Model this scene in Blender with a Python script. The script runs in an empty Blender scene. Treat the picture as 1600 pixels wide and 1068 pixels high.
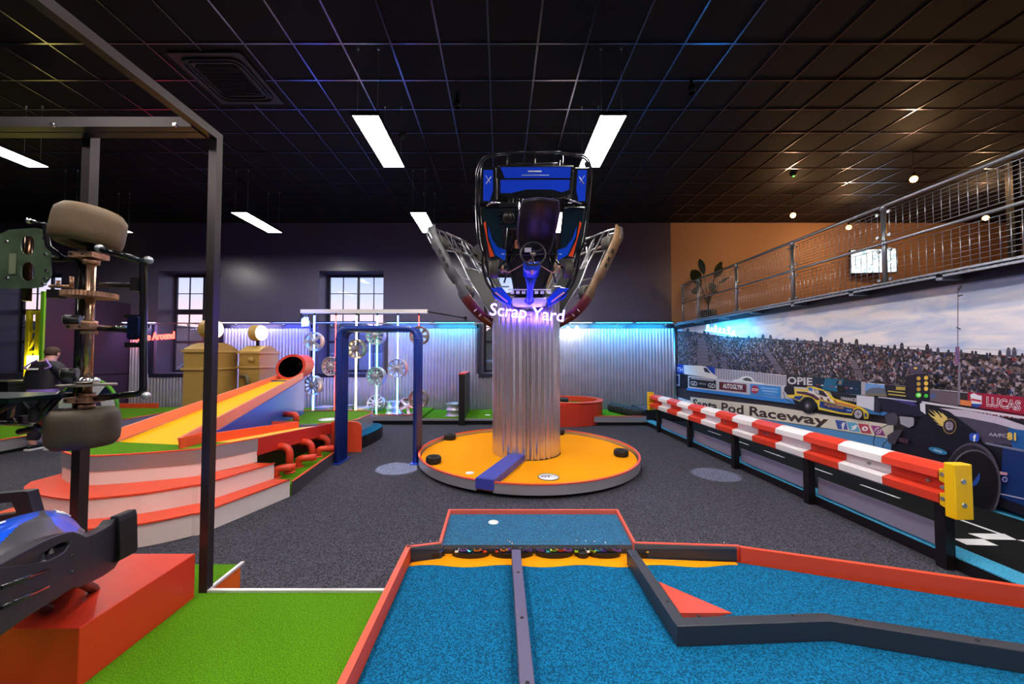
import bpy, bmesh, math, random
from mathutils import Vector, Matrix
random.seed(7)
PI = math.pi
SC = bpy.context.scene
COL = SC.collection
# ---------------------------------------------------------------- camera
F, CX, CY, CAMH, PITCH = 577.0, 782.0, 541.0, 1.6, math.atan(17.0 / 577.0)
cam_d = bpy.data.cameras.new('camera'); cam = bpy.data.objects.new('camera', cam_d); COL.objects.link(cam)
cam_d.sensor_width = 36.0; cam_d.lens = F * 36.0 / 1600.0
cam_d.shift_x = (800 - CX) / 1600.0; cam_d.shift_y = (CY - 534) / 1600.0
cam.location = (0, 0, CAMH); cam.rotation_euler = (PI / 2 + PITCH, 0, 0)
cam_d.clip_start = 0.02; cam_d.clip_end = 400
SC.camera = cam
SC.view_settings.view_transform = 'Standard'; SC.view_settings.look = 'None'
SC.view_settings.gamma = 1.0; SC.view_settings.use_curve_mapping = False
SC.view_settings.exposure = 0.75
try:
    SC.cycles.max_bounces = 7; SC.cycles.diffuse_bounces = 4; SC.cycles.glossy_bounces = 4
    SC.cycles.sample_clamp_indirect = 6.0; SC.cycles.use_denoising = True
    SC.cycles.caustics_reflective = False; SC.cycles.caustics_refractive = False
except Exception: pass
# dusk sky outside the windows
W = bpy.data.worlds.new('dusk_sky'); SC.world = W; W.use_nodes = True
nt = W.node_tree; nt.nodes.clear()
o_ = nt.nodes.new('ShaderNodeOutputWorld'); b_ = nt.nodes.new('ShaderNodeBackground')
tc = nt.nodes.new('ShaderNodeTexCoord'); sx = nt.nodes.new('ShaderNodeSeparateXYZ'); rp = nt.nodes.new('ShaderNodeValToRGB')
ns = nt.nodes.new('ShaderNodeTexNoise'); ns.inputs['Scale'].default_value = 5; ns.inputs['Detail'].default_value = 5
mpn = nt.nodes.new('ShaderNodeMapping'); mpn.inputs['Scale'].default_value = (1, 1, 5)
ma = nt.nodes.new('ShaderNodeMath'); ma.operation = 'MULTIPLY_ADD'; ma.inputs[1].default_value = 0.05; 
nt.links.new(tc.outputs['Generated'], mpn.inputs['Vector']); nt.links.new(mpn.outputs[0], ns.inputs['Vector'])
nt.links.new(tc.outputs['Generated'], sx.inputs[0]); nt.links.new(ns.outputs['Fac'], ma.inputs[0]); nt.links.new(sx.outputs['Z'], ma.inputs[2])
nt.links.new(ma.outputs[0], rp.inputs[0]); nt.links.new(rp.outputs[0], b_.inputs[0]); nt.links.new(b_.outputs[0], o_.inputs[0])
el = rp.color_ramp.elements
el[0].position = 0.04; el[0].color = (0.75, 0.50, 0.46, 1)
el[1].position = 0.5; el[1].color = (0.10, 0.2, 0.5, 1)
for p, c in ((0.10, (0.86, 0.60, 0.66, 1)), (0.17, (0.56, 0.60, 0.88, 1)), (0.28, (0.28, 0.42, 0.80, 1))):
    e = el.new(p); e.color = c
b_.inputs[1].default_value = 1.0

# ---------------------------------------------------------------- helpers
cp, sp_ = math.cos(PITCH), math.sin(PITCH)
FWD = Vector((0, cp, sp_)); UPV = Vector((0, -sp_, cp)); RGT = Vector((1, 0, 0)); CAM = Vector((0, 0, CAMH))
def P(u, v, x=None, y=None, z=None):
    """the point of a known plane that the photograph shows at (u, v)"""
    d = RGT * ((u - CX) / F) + UPV * ((CY - v) / F) + FWD
    if z is not None: t = (z - CAMH) / d.z
    elif y is not None: t = y / d.y
    else: t = x / d.x
    return CAM + d * t
def lin(c):
    return c / 12.92 if c <= 0.04045 else ((c + 0.055) / 1.055) ** 2.4
def RGB(r, g, b):
    return (lin(r / 255), lin(g / 255), lin(b / 255), 1)
MATS = {}
def mat(name, rgb=(128, 128, 128), rough=0.5, metal=0.0, emit=0.0, ecol=None, bump=0.0, bscale=200, vary=0.0, vscale=40, trans=0.0, coat=0.0, stretch=None, spec=None, vband=0.2, alpha=1.0):
    if name in MATS: return MATS[name]
    m = bpy.data.materials.new(name); m.use_nodes = True; MATS[name] = m
    n = m.node_tree; bs = n.nodes['Principled BSDF']
    c = RGB(*rgb)
    bs.inputs['Base Color'].default_value = c; bs.inputs['Roughness'].default_value = rough; bs.inputs['Metallic'].default_value = metal
    if spec is not None: bs.inputs['Specular IOR Level'].default_value = spec
    if trans: bs.inputs['Transmission Weight'].default_value = trans
    if alpha < 1: bs.inputs['Alpha'].default_value = alpha
    if coat: bs.inputs['Coat Weight'].default_value = coat; bs.inputs['Coat Roughness'].default_value = 0.08
    if emit:
        bs.inputs['Emission Color'].default_value = RGB(*(ecol or rgb)); bs.inputs['Emission Strength'].default_value = emit
    if bump or vary:
        t = n.nodes.new('ShaderNodeTexCoord'); mp = n.nodes.new('ShaderNodeMapping')
        if stretch: mp.inputs['Scale'].default_value = stretch
        n.links.new(t.outputs['Object'], mp.inputs['Vector'])
    if vary:
        nz = n.nodes.new('ShaderNodeTexNoise'); nz.inputs['Scale'].default_value = vscale; nz.inputs['Detail'].default_value = 3
        n.links.new(mp.outputs[0], nz.inputs['Vector'])
        r = n.nodes.new('ShaderNodeValToRGB'); e = r.color_ramp.elements
        e[0].position = 0.5 - vband; e[1].position = 0.5 + vband
        e[0].color = tuple(max(0, k * (1 - vary)) for k in c[:3]) + (1,)
        e[1].color = tuple(min(1, k * (1 + vary) + 0.004 * vary) for k in c[:3]) + (1,)
        n.links.new(nz.outputs['Fac'], r.inputs[0]); n.links.new(r.outputs[0], bs.inputs['Base Color'])
    if bump:
        nb = n.nodes.new('ShaderNodeTexNoise'); nb.inputs['Scale'].default_value = bscale; nb.inputs['Detail'].default_value = 2
        n.links.new(mp.outputs[0], nb.inputs['Vector'])
        bp = n.nodes.new('ShaderNodeBump'); bp.inputs['Strength'].default_value = bump; bp.inputs['Distance'].default_value = 0.004
        n.links.new(nb.outputs['Fac'], bp.inputs['Height']); n.links.new(bp.outputs[0], bs.inputs['Normal'])
    return m
WM = {}
class MB:
    def __init__(s): s.v = []; s.f = []; s.m = []; s.s = []
    def add(s, vs, fs, mi=0, sm=False):
        o = len(s.v); s.v += [Vector(q) for q in vs]
        for q in fs: s.f.append(tuple(i + o for i in q)); s.m.append(mi); s.s.append(sm)
        return s
    def box(s, x0, x1, y0, y1, z0, z1, mi=0, M=None):
        vs = [Vector(q) for q in ((x0, y0, z0), (x1, y0, z0), (x1, y1, z0), (x0, y1, z0), (x0, y0, z1), (x1, y0, z1), (x1, y1, z1), (x0, y1, z1))]
        if M is not None: vs = [M @ q for q in vs]
        return s.add(vs, [(0, 3, 2, 1), (4, 5, 6, 7), (0, 1, 5, 4), (1, 2, 6, 5), (2, 3, 7, 6), (3, 0, 4, 7)], mi)
    def quad(s, a, b, c, d, mi=0): return s.add([a, b, c, d], [(0, 1, 2, 3)], mi)
    def poly(s, pts, mi=0): return s.add(pts, [tuple(range(len(pts)))], mi)
    def extr(s, pts, vec, mi=0, side=None, sm=False):
        n = len(pts); vec = Vector(vec); a = [Vector(q) for q in pts]; b = [q + vec for q in a]
        s.add(a + b, [tuple(range(n))[::-1], tuple(range(n, 2 * n))], mi)
        return s.add(a + b, [(i, (i + 1) % n, n + (i + 1) % n, n + i) for i in range(n)], mi if side is None else side, sm)
    def prism(s, pts, z0, z1, mi=0, side=None):
        return s.extr([(q[0], q[1], z0) for q in pts], (0, 0, z1 - z0), mi, side)
    def band(s, pts, z0, z1, mi=0, closed=False, th=0.0):
        """upright strip along a plan path; z0/z1 numbers or lists"""
        n = len(pts); g = lambda z, i: z[i] if isinstance(z, (list, tuple)) else z
        k = n if closed else n - 1
        if not th:
            vs = [(q[0], q[1], g(z0, i)) for i, q in enumerate(pts)] + [(q[0], q[1], g(z1, i)) for i, q in enumerate(pts)]
            return s.add(vs, [(i, (i + 1) % n, n + (i + 1) % n, n + i) for i in range(k)], mi)
        L = []; R = []
        for i in range(n):
            p = Vector(pts[i][:2]); a = Vector(pts[i - 1][:2]) if (i > 0 or closed) else None; b = Vector(pts[(i + 1) % n][:2]) if (i < n - 1 or closed) else None
            d = ((p - a).normalized() if a is not None else Vector((0, 0))) + ((b - p).normalized() if b is not None else Vector((0, 0)))
            d = d.normalized() if d.length > 1e-6 else Vector((1, 0)); nn = Vector((-d.y, d.x))
            f = 1.0
            if a is not None and b is not None:
                c = d.dot((b - p).normalized()); f = 1 / max(0.5, c)
            L.append(p + nn * th / 2 * f); R.append(p - nn * th / 2 * f)
        vs = []
        for i in range(n):
            vs += [(L[i].x, L[i].y, g(z0, i)), (R[i].x, R[i].y, g(z0, i)), (R[i].x, R[i].y, g(z1, i)), (L[i].x, L[i].y, g(z1, i))]
        fs = []
        for i in range(k):
            a, b = 4 * i, 4 * ((i + 1) % n)
            for j in range(4): fs.append((a + j, a + (j + 1) % 4, b + (j + 1) % 4, b + j))
        if not closed: fs += [(0, 1, 2, 3), (4 * n - 1, 4 * n - 2, 4 * n - 3, 4 * n - 4)]
        return s.add(vs, fs, mi)
    def tube(s, pts, r, n=8, mi=0, closed=False, caps=True, sm=True):
        pts = [Vector(q) for q in pts]; k = len(pts); rings = []
        up = None
        for i, p in enumerate(pts):
            a = pts[i - 1] if (i > 0 or closed) else p; b = pts[(i + 1) % k] if (i < k - 1 or closed) else p
            t = (b - a)
            t = t.normalized() if t.length > 1e-9 else Vector((0, 0, 1))
            if up is None:
                up = Vector((0, 0, 1)) if abs(t.z) < 0.9 else Vector((1, 0, 0))
            up = (up - t * up.dot(t)); up = up.normalized() if up.length > 1e-6 else t.orthogonal().normalized()
            w = t.cross(up); rr = r[i] if isinstance(r, (list, tuple)) else r
            rings.append([p + (up * math.cos(2 * PI * j / n) + w * math.sin(2 * PI * j / n)) * rr for j in range(n)])
        vs = [q for g in rings for q in g]; fs = []
        for i in range(k if closed else k - 1):
            a, b = i * n, ((i + 1) % k) * n
            for j in range(n): fs.append((a + j, a + (j + 1) % n, b + (j + 1) % n, b + j))
        s.add(vs, fs, mi, sm)
        if caps and not closed:
            s.add(rings[0], [tuple(range(n))[::-1]], mi); s.add(rings[-1], [tuple(range(n))], mi)
        return s
    def lathe(s, prof, M=None, n=24, mi=0, sm=True, mis=None):
        M = M or Matrix(); vs = []; fs = []
        for r, z in prof: vs += [M @ Vector((r * math.cos(2 * PI * j / n), r * math.sin(2 * PI * j / n), z)) for j in range(n)]
        for i in range(len(prof) - 1):
            for j in range(n):
                fs.append((i * n + j, i * n + (j + 1) % n, (i + 1) * n + (j + 1) % n, (i + 1) * n + j))
        o = len(s.f); s.add(vs, fs, mi, sm)
        if mis:
            for i, q in enumerate(mis):
                for j in range(n): s.m[o + i * n + j] = q
        return s
    def ball(s, c, r, n=12, mi=0, sc=(1, 1, 1), M=None):
        c = Vector(c); T = Matrix.Translation(c) @ (M or Matrix()) @ Matrix.Diagonal((r * sc[0], r * sc[1], r * sc[2], 1))
        return s.lathe([(max(1e-4, math.sin(PI * i / n)), -math.cos(PI * i / n)) for i in range(n + 1)], T, max(8, int(n * 1.5)), mi)
    def cyl(s, a, b, r, n=16, mi=0, sm=True): return s.tube([a, b], r, n, mi, sm=sm)
    def build(s, name, mats, parent=None, label=None, bevel=0.0, cat=None, group=None, kind=None, recenter=True):
        me = bpy.data.meshes.new(name)
        vs = s.v
        o = bpy.data.objects.new(name, me)
        if parent is not None:
            Mi = WM[parent.name].inverted(); vs = [Mi @ q for q in vs]
        elif recenter and vs:
            xs = [q.x for q in vs]; ys = [q.y for q in vs]; zs = [q.z for q in vs]
            c = Vector(((min(xs) + max(xs)) / 2, (min(ys) + max(ys)) / 2, min(zs)))
            vs = [q - c for q in vs]; o.location = c
        me.from_pydata([tuple(q) for q in vs], [], s.f)
        for q in (mats if isinstance(mats, (list, tuple)) else [mats]): me.materials.append(q)
        me.polygons.foreach_set('material_index', s.m); me.polygons.foreach_set('use_smooth', s.s)
        bm = bmesh.new(); bm.from_mesh(me); bmesh.ops.remove_doubles(bm, verts=bm.verts, dist=1e-5)
        bmesh.ops.recalc_face_normals(bm, faces=bm.faces); bm.to_mesh(me); bm.free(); me.update()
        COL.objects.link(o)
        if parent is not None: o.parent = parent; WM[o.name] = WM[parent.name].copy()
        else: WM[o.name] = Matrix.Translation(o.location)
        if bevel:
            b = o.modifiers.new('bevel', 'BEVEL'); b.width = bevel; b.segments = 2; b.limit_method = 'ANGLE'
        if label: o['label'] = label
        if cat: o['category'] = cat
        if group: o['group'] = group
        if kind: o['kind'] = kind
        return o
def thing(name, label, cat, loc=(0, 0, 0), M=None, group=None):
    o = bpy.data.objects.new(name, None); COL.objects.link(o); o.empty_display_size = 0.1
    M = M if M is not None else Matrix.Translation(Vector(loc))
    o.matrix_world = M; WM[o.name] = M.copy()
    o['label'] = label; o['category'] = cat
    if group: o['group'] = group
    return o
def kids(o): return [c for c in COL.objects if c.parent == o]
def dup(root, M, label=None, group=None):
    ch = [(c, kids(c)) for c in kids(root)]
    r = root.copy(); COL.objects.link(r); r.matrix_world = M; WM[r.name] = M.copy()
    if label: r['label'] = label
    if group: r['group'] = group
    for c, gs in ch:
        q = c.copy(); COL.objects.link(q); q.parent = r
        for g in gs:
            h = g.copy(); COL.objects.link(h); h.parent = q
    return r
def struct(name, mb, mats, **k): return mb.build(name, mats, kind='structure', **k)
_txt = {}
def text_mesh(s, offset=0.0, res=3):
    """outline of a piece of writing, scaled to a unit box"""
    k = (s, offset, res)
    if k in _txt: return _txt[k]
    c = bpy.data.curves.new('writing', 'FONT'); c.body = s; c.offset = offset; c.resolution_u = res; c.fill_mode = 'BOTH'
    o = bpy.data.objects.new('writing', c); COL.objects.link(o)
    dg = bpy.context.evaluated_depsgraph_get(); dg.update()
    me = bpy.data.meshes.new_from_object(o.evaluated_get(dg))
    vs = [v.co.copy() for v in me.vertices]; fs = [tuple(p.vertices) for p in me.polygons]
    bpy.data.objects.remove(o); bpy.data.curves.remove(c); bpy.data.meshes.remove(me)
    xs = [v.x for v in vs]; ys = [v.y for v in vs]; x0, x1, y0, y1 = min(xs), max(xs), min(ys), max(ys)
    vs = [((v.x - x0) / (x1 - x0), (v.y - y0) / (y1 - y0)) for v in vs]
    _txt[k] = (vs, fs); return _txt[k]
def write(mb, s, A, B, H, mi=0, off=(0, 0, 0), thick=0.0, weight=0.0, res=3, H2=None):
    """set the writing s between A and B (its foot line), H its height vector (H2: at B)"""
    vs, fs = text_mesh(s, weight, res); A = Vector(A); B = Vector(B); H = Vector(H); H2 = Vector(H2) if H2 is not None else H; off = Vector(off)
    q = [A + (B - A) * x + (H * (1 - x) + H2 * x) * y + off for x, y in vs]
    mb.add(q, fs, mi)
    if thick:
        nrm = (B - A).cross(H).normalized() * thick
        q2 = [p + nrm for p in q]
        mb.add(q2, fs, mi)
        ed = {}
        for f in fs:
            for i in range(len(f)):
                e = (f[i], f[(i + 1) % len(f)]); ed[e] = 1
        n = len(q)
        mb.add(q + q2, [(a, b, b + n, a + n) for (a, b) in ed if (b, a) not in ed], mi)
def arc(c, r, a0, a1, n=12, z=None, rx=None):
    ry = r; rx = rx or r
    out = []
    for i in range(n + 1):
        a = math.radians(a0 + (a1 - a0) * i / n); q = (c[0] + rx * math.cos(a), c[1] + ry * math.sin(a))
        out.append(q if z is None else (q[0], q[1], z))
    return out
def fillet(pts, r, n=5):
    """round the inner corners of a 3D path"""
    pts = [Vector(q) for q in pts]; out = [pts[0]]
    for i in range(1, len(pts) - 1):
        a, b, c = pts[i - 1], pts[i], pts[i + 1]
        rr = min(r, (a - b).length * 0.49, (c - b).length * 0.49)
        p0 = b + (a - b).normalized() * rr; p1 = b + (c - b).normalized() * rr
        for k in range(n + 1):
            t = k / n; out.append(p0 * (1 - t) ** 2 + b * 2 * t * (1 - t) + p1 * t * t)
    out.append(pts[-1]); return out
def smooth(pts, n=6):
    """Catmull-Rom through the points"""
    pts = [Vector(q) for q in pts]; e = [pts[0] * 2 - pts[1]] + pts + [pts[-1] * 2 - pts[-2]]; out = []
    for i in range(1, len(e) - 2):
        p0, p1, p2, p3 = e[i - 1], e[i], e[i + 1], e[i + 2]
        for k in range(n):
            t = k / n
            out.append(0.5 * ((2 * p1) + (p2 - p0) * t + (2 * p0 - 5 * p1 + 4 * p2 - p3) * t * t + (3 * p1 - p0 - 3 * p2 + p3) * t ** 3))
    out.append(pts[-1]); return out
# ---------------------------------------------------------------- materials
def carpet(name, rgb, rough=0.95, vary=0.5, sc=260, bump=0.6, spec=0.2):
    return mat(name, rgb, rough, vary=vary, vscale=sc, bump=bump, bscale=sc * 1.2, spec=spec, vband=0.09)
FLOOR = carpet('charcoal_carpet', (64, 63, 74), vary=0.62, sc=105)
BLUEC = carpet('blue_carpet', (0, 93, 136), vary=0.45, sc=120, bump=0.7)
GREENC = carpet('green_turf', (80, 134, 0), vary=0.3, sc=170, bump=0.9)
ORANGEC = carpet('orange_carpet', (255, 160, 0), vary=0.08)
BLACKC = carpet('black_track_carpet', (16, 17, 19), vary=0.6)
CYANC = carpet('light_blue_carpet', (70, 165, 205), vary=0.3, sc=120)
RED = mat('red_paint', (222, 62, 38), 0.4)
ORED = mat('orange_red_paint', (235, 78, 45), 0.4)
ORANGE = mat('orange_paint', (240, 110, 20), 0.45)
YELLOW = mat('yellow_ramp_paint', (255, 190, 0), 0.6, spec=0.2)
PINKR = mat('salmon_rail_paint', (245, 130, 105), 0.4)
BLUEP = mat('cobalt_blue_paint', (35, 62, 165), 0.35)
NAVYP = mat('navy_pipe_paint', (28, 58, 150), 0.32)
PURPB = mat('slate_board', (88, 82, 112), 0.5)
DARKB = mat('charcoal_board', (50, 52, 62), 0.45)
WHITEP = mat('white_board', (240, 228, 224), 0.5)
WHITE = mat('white_plastic', (245, 245, 245), 0.4)
BLACK = mat('black_plastic', (18, 18, 22), 0.4)
BLACKG = mat('gloss_black', (10, 10, 13), 0.18, coat=0.5)
BLACKM = mat('black_steel', (30, 27, 30), 0.38, 0.35)
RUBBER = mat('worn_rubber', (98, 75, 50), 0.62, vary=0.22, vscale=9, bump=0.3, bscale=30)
RUBBK = mat('black_rubber', (24, 22, 22), 0.7)
ALU = mat('brushed_aluminium', (205, 203, 210), 0.28, 0.7, bump=0.12, bscale=40, stretch=(1, 1, 12))
GALV = mat('galvanised_steel', (175, 178, 188), 0.33, 0.85)
CHROME = mat('chrome', (225, 225, 228), 0.14, 1.0)
STEEL = mat('worn_steel', (150, 140, 130), 0.35, 0.9, vary=0.3, vscale=25)
COPPER = mat('rusty_copper_steel', (186, 142, 116), 0.4, 0.75, vary=0.35, vscale=30)
SCREW = mat('dark_screw', (15, 14, 16), 0.5)
GLASS = mat('window_glass', (200, 210, 225), 0.02, alpha=0.12)
# ================================================================ lights of the room (large ones first)
CZ = 5.44; YB = 10.45
LAMPW = mat('light_diffuser', (255, 255, 255), 0.5, emit=34, ecol=(255, 250, 242))
def pendant_light(cx, cy, label):
    t = thing('linear_pendant_light', label, 'ceiling light', (cx, cy, 4.54), group='slim white pendant lights')
    m = MB(); z = 4.54
    for a, b, c, d in ((-.17, -.155, -.62, .62), (.155, .17, -.62, .62), (-.155, .155, -.62, -.605), (-.155, .155, .605, .62)):
        m.box(cx + a, cx + b, cy + c, cy + d, z - .012, z + .035)
    m.box(cx - .155, cx + .155, cy - .605, cy + .605, z + .02, z + .035)
    m.build('frame', BLACK, t)
    MB().box(cx - .155, cx + .155, cy - .605, cy + .605, z - .01, z - .002).build('diffuser', LAMPW, t)
    for dx in (-.125, .125):
        for dy in (-.53, .53):
            c = MB(); c.cyl((cx + dx, cy + dy, z + .03), (cx + dx, cy + dy, CZ - .03), .0022, 5)
            c.cyl((cx + dx, cy + dy, CZ - .03), (cx + dx, cy + dy, CZ), .012, 8)
            c.build('suspension_cable', GALV, t)
for x, y, l in ((-1.64, 5.0, 'bright slim pendant light just left of the kart sculpture'), (1.37, 5.0, 'bright slim pendant light just right of the kart sculpture'),
                (-7.12, 5.0, 'slim pendant light behind the crossbeam of the steel display frame'), (-5.3, 8.0, 'slim pendant light above the petrol pumps near the dark wall'),
                (-1.67, 8.0, 'slim pendant light partly hidden by the kart sculpture'), (-8.8, 8.0, 'slim pendant light hidden behind the upper kart tyre'),
                (1.37, 8.0, 'added unseen pendant light behind the front kart'), (-4.6, 2.0, 'added unseen pendant light above the display frame'),  # pendants from this line on are unseen, added for their light
                (-1.64, 2.0, 'added unseen pendant light over the near course'), (1.37, 2.0, 'added unseen pendant light over the blue course'), (3.0, 2.0, 'added unseen pendant light over the near end of the crash barrier'), (3.0, -1.0, 'added unseen pendant light behind the crash barrier end'), (-4.6, -1.0, 'added unseen pendant light behind the red plinth'),  # out of view, added to brighten the courses, mural and step risers
                (-1.64, -1.0, 'added unseen pendant light behind the near course'), (1.37, -1.0, 'added unseen pendant light behind the blue course')):
    pendant_light(x, y, l)

# ================================================================ room shell
WALLD = mat('dark_wall_paint', (84, 78, 102), 0.3, bump=0.15, bscale=30)
WALLT = mat('tan_wall_paint', (176, 136, 108), 0.6)
TILE = mat('black_ceiling_tile', (15, 12, 18), 0.7, bump=0.3, bscale=150, spec=0.25)
TBAR = mat('ceiling_grid_bar', (104, 100, 130), 0.25, 1.0)
struct('floor', MB().box(-16, 16, -3.5, 11.2, -.1, 0), FLOOR)
cm = MB()
x0 = -.144 - .6 * 26; y0 = 4.414 - .6 * 13
struct('ceiling', cm.box(-16, 16, -3.5, 11.2, CZ + .008, CZ + .1), TILE)
g = MB(); i = 0
while x0 + .6 * i < 15.9:
    g.box(x0 + .6 * i - .012, x0 + .6 * i + .012, -3.5, YB, CZ - .004, CZ + .01); i += 1
i = 0
while y0 + .6 * i < YB:
    g.box(-16, 15, y0 + .6 * i - .012, y0 + .6 * i + .012, CZ - .0035, CZ + .0095); i += 1
struct('ceiling_grid', g, TBAR)
WIN = [(-14.3, -12.5), (-9.73, -7.97), (-5.16, -3.33), (-.49, 1.3)]
WZ0, WZ1, RD = 1.16, 4.06, .58
wb = MB(); xs = [-16] + [q for w in WIN for q in w] + [4.86]
for k in range(0, len(xs), 2): wb.quad((xs[k], YB, 0), (xs[k + 1], YB, 0), (xs[k + 1], YB, CZ), (xs[k], YB, CZ))
for a, b in WIN:
    wb.quad((a, YB, 0), (b, YB, 0), (b, YB, WZ0), (a, YB, WZ0)); wb.quad((a, YB, WZ1), (b, YB, WZ1), (b, YB, CZ), (a, YB, CZ))
    for (p, q) in (((a, WZ0), (b, WZ0)), ((a, WZ1), (b, WZ1)), ((a, WZ0), (a, WZ1)), ((b, WZ0), (b, WZ1))):
        wb.quad((p[0], YB, p[1]), (q[0], YB, q[1]), (q[0], YB + RD, q[1]), (p[0], YB + RD, p[1]))
struct('wall_back', wb, WALLD)
struct('wall_balcony_back', MB().box(4.86, 15, YB - .002, YB + .1, 2.3, CZ), WALLT)
struct('wall_side_west', MB().box(-16.1, -16, -3.5, 11, 0, CZ), WALLD)
struct('wall_front', MB().box(-16, 15, -3.6, -3.5, 0, CZ), WALLD)
struct('wall_balcony_end', MB().box(15, 15.1, -3.5, 11, 2.4, CZ), WALLT)
struct('wall_right', MB().box(5.0, 5.12, -3.5, YB, 0, 2.5), BLACKM)
WFR = mat('dark_window_frame', (28, 28, 40), 0.4)
for i, (a, b) in enumerate(WIN):
    y = YB + RD - .06; n = i + 1
    t = bpy.data.objects.new('window_%d' % n, None); COL.objects.link(t); t.location = ((a + b) / 2, y, WZ0); t['kind'] = 'structure'
    WM[t.name] = Matrix.Translation(t.location)
    f = MB(); w = b - a
    for (p, q) in ((a, a + .07), (b - .07, b)): f.box(p, q, y, y + .06, WZ0, WZ1)
    for (p, q) in ((WZ0, WZ0 + .07), (WZ1 - .07, WZ1), (2.88, 3.03), (2.03, 2.09)): f.box(a + .07, b - .07, y, y + .06, p, q)
    f.box((a + b) / 2 - .03, (a + b) / 2 + .03, y + .001, y + .059, WZ0 + .07, WZ1 - .07)
    for k in (.25, .75): f.box(a + w * k - .011, a + w * k + .011, y + .015, y + .045, WZ0 + .07, WZ1 - .07)
    f.box(a + .07, b - .07, y + .015, y + .045, 3.49, 3.51); f.box(a + .07, b - .07, y + .015, y + .045, 2.48, 2.5)
    f.build('window_frame', WFR, t)
    MB().box(a + .07, b - .07, y + .027, y + .033, WZ0 + .07, WZ1 - .07).build('window_glass', GLASS, t)
# partition on the west side of the course
PART = mat('plum_panel', (52, 34, 58), 0.6, bump=0.2, bscale=60)
pm = MB(); pm.box(-10.58, -10.5, 8.5, YB, .0, 3.12, 0); pm.box(-10.499, -10.49, 8.55, YB, 1.14, 1.16, 1)
pm.box(-10.58, -10.5, 8.46, 8.5, .0, 3.12, 2)
struct('wall_partition', pm, [PART, BLACK, mat('green_lit_edge', (120, 190, 40), 0.4)])  # green light on the partition end is put into the edge colour

# outside the windows
DK = mat('outside_asphalt', (40, 42, 48), 0.9); HED = mat('outside_hedge', (22, 26, 24), 0.95, vary=0.4, vscale=2)
struct('ground_outside', MB().box(-60, 60, 11.2, 90, -.3, -.05), DK)
hm = MB(); random.seed(3); X = -60
pts = [(-60, 0)]
while X < 60:
    pts.append((X, 3.5 + random.random() * 1.6)); X += 1.5
pts.append((60, 0)); hm.extr([(q[0], 34, q[1]) for q in pts], (0, 3, 0))
struct('trees_outside', hm, HED)
CARW = mat('parked_car_paint', (150, 165, 195), 0.25, 0.3); CARG = mat('parked_car_glass', (20, 30, 42), 0.1)
def parked_car(cx, cy, L, H, lab, van=False):
    t = thing('parked_car', lab, 'car', (cx, cy, 0))
    pr = [(-.5, .3), (-.5, .75), (-.46, 1.0), (-.36, 1.05), (-.2, 1.0 * H), (.18, 1.0 * H), (.36, 1.02), (.48, .95), (.5, .6), (.5, .3)] if not van else \
         [(-.5, .3), (-.5, .9), (-.42, 1.1), (-.3, H), (.45, H), (.5, H - .2), (.5, .3)]
    b = MB(); b.extr([(cx + x * L, cy - .85, z) for x, z in pr], (0, 1.7, 0), 0); b.build('body', CARW, t, bevel=.06)
    g = MB(); zt = H - .08
    for yy in (cy - .858, cy + .85):
        if van: g.extr([(cx - .37 * L, yy, 1.15), (cx - .27 * L, yy, zt), (cx - .12 * L, yy, zt), (cx - .12 * L, yy, 1.15)], (0, .008, 0))
        else: g.extr([(cx - .31 * L, yy, 1.06), (cx - .19 * L, yy, zt), (cx + .16 * L, yy, zt), (cx + .3 * L, yy, 1.06)], (0, .008, 0))
    g.build('side_window', CARG, t)
    for sx_ in (-.32, .32):
        for yy in (cy - .9, cy + .7):
            MB().cyl((cx + sx_ * L, yy, .32), (cx + sx_ * L, yy + .2, .32), .33, 20).build('wheel', RUBBK, t)
parked_car(-10.2, 14.0, 4.4, 1.6, 'silver blue parked car outside the window with the red neon sign')
parked_car(-5.2, 13.6, 4.6, 1.75, 'pale parked van outside the window behind the hanging wheels', True)
parked_car(-.6, 14.2, 4.3, 1.5, 'parked car outside the window beside the scrap yard column')

# corrugated steel on the back wall
CORR = mat('corrugated_steel', (200, 196, 212), 0.32, 0.85, vary=0.08, vscale=3)
CORRC = mat('spangled_steel', (214, 204, 208), 0.26, 0.85, vary=0.12, vscale=60)
cl = thing('corrugated_cladding', 'silver corrugated steel cladding along the lower back wall', 'wall cladding', (-2.8, YB, 0))
def corr(x0, x1, z0, z1, y=YB - .06, pitch=.09, amp=.022):
    n = max(8, int((x1 - x0) / pitch * 8)); m = MB()
    top = [(x0 + (x1 - x0) * i / n, y - amp * math.cos(2 * PI * (x0 + (x1 - x0) * i / n) / pitch)) for i in range(n + 1)]
    m.add([(q[0], q[1], z0) for q in top] + [(q[0], q[1], z1) for q in top], [(i, i + 1, n + 2 + i, n + 1 + i) for i in range(n)], 0, True)
    m.box(x0, x1, YB - .03, YB - .002, z0, z1, 0)
    return m
CT = 2.42
segs = [(-10.42, -9.85, CT), (-9.85, -7.85, 1.04), (-7.85, -5.28, CT), (-5.28, -3.21, 1.04), (-3.21, -.61, CT), (-.61, 1.42, 1.04), (1.42, 4.88, CT)]
for a, b, z in segs: corr(a, b, 0, z).build('corrugated_panel', CORR, cl)
tm = MB()
for a, b, z in segs:
    if z == CT: tm.box(a, b, YB - .1, YB - .03, CT, CT + .1)
    else:
        tm.box(a, b, YB - .1, YB - .03, z, z + .1)
        for q in (a, b): tm.box(q - .05, q + .05, YB - .1, YB - .03, z + .1, CT + .1)
tm.build('cladding_trim', mat('dark_navy_trim', (22, 22, 40), 0.4), cl)
cp_ = MB(); cp_.cyl((4.88, YB - .1, .0), (4.88, YB - .1, CT), .03, 10); cp_.build('corner_post', GALV, cl)
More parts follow.
